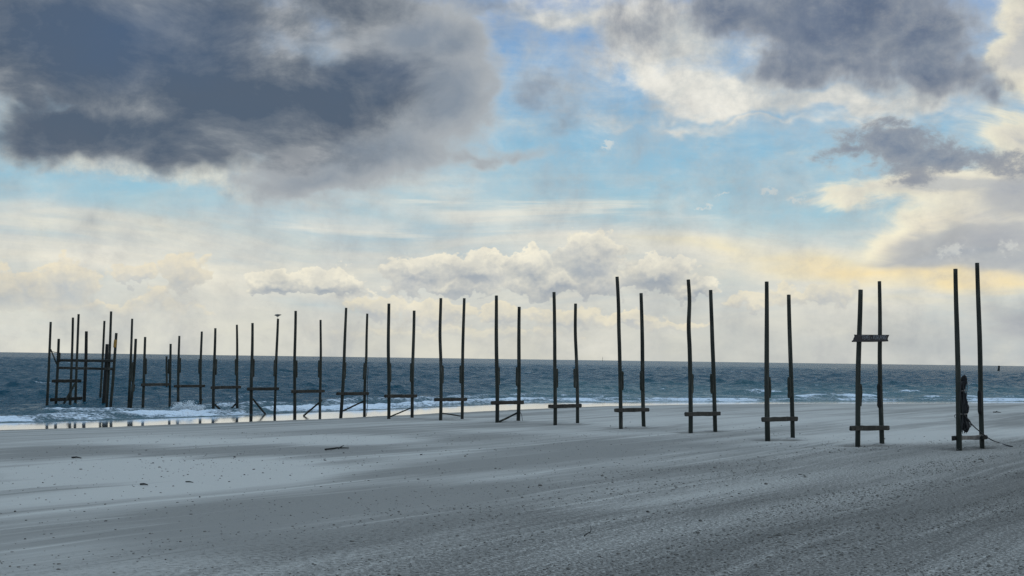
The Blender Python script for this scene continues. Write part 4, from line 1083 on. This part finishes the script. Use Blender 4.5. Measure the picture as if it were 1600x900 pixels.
for (px, py, n, sa_, sc2) in ((370, 716, 40, 3.0, 1.6), (430, 726, 30, 2.0, 2.0), (480, 722, 25, 2.5, 2.2), (300, 712, 14, 4, 1.5), (560, 712, 30, 6, 3), (340, 775, 22, 5, 1.2), (150, 800, 20, 4, 1.4), (60, 830, 14, 3, 1.2),
                              (1160, 668, 40, 4, 2.0), (1230, 680, 30, 4, 1.5), (700, 690, 40, 8, 3), (930, 672, 40, 9, 3), (100, 735, 30, 8, 3), (330, 745, 20, 7, 2), (720, 800, 30, 6, 1.5)):
    c = hit_ground(px, py)[:2]
    g_ = rg.normal(size=(n, 2))
    pts.append(c + g_[:, :1] * sa_ * WIND + g_[:, 1:] * sc2 * np.array([WIND[1], -WIND[0]]))
pts.append(np.stack([rg.uniform(-35, 35, 80), rg.uniform(20, 80, 80)], -1))
xy = np.concatenate(pts); xy = xy[shore(xy[:, 0], xy[:, 1]) > 3]
lumps('shell_litter', xy, np.exp(rg.normal(-4.25, .50, len(xy))), M_SHELL, .55, 3)
n = 170000
cx = rg.uniform(-16, 36, n); cy = rg.uniform(15, 62, n)
pr = smooth01(cx * .85 - (cy - 26) * .42, -7, 8) * (1 - smooth01(cy, 40, 62)) * smooth01(fbm(*[q * k for q, k in zip(wind_uv(cx, cy), (1 / 9, 1 / 1.3))], 3), .38, .6)
keep = rg.random(n) < pr + .03
xy = np.stack([cx, cy], -1)[keep]
lumps('sand_clods', xy, np.exp(rg.normal(-4.42, .42, len(xy))), M_CLOD, .6, 5)
print('clods', len(xy))

# spray thrown up where a wave breaks against a frame
c0 = hit_ground(292, 643); pts = []; sz = []
for k in range(3200):
    lobe = rg.choice(4, p=[.3, .2, .3, .2])
    bx_ = (-.75, -.2, .25, .7)[lobe] + rg.normal() * .16
    hmax = (.62, .38, .75, .35)[lobe]
    u = rg.random() ** 1.5
    hgt = u * hmax
    pts.append((bx_ + (.25, .1, -.1, .3)[lobe] * u + rg.normal() * .10 * (1 - .5 * u), rg.normal() * .25, hgt)); sz.append(.036 * (1 - .72 * u) * (.5 + rg.random()))
pts = np.array(pts); sz = np.array(sz)
gz_save = ground_z
xy = pts[:, :2] + c0[:2]
ground_z = lambda x, y: pts[:, 2] + .05
lumps('wave_spray', xy, sz, M_FOAM, .9, 9)
ground_z = gz_save
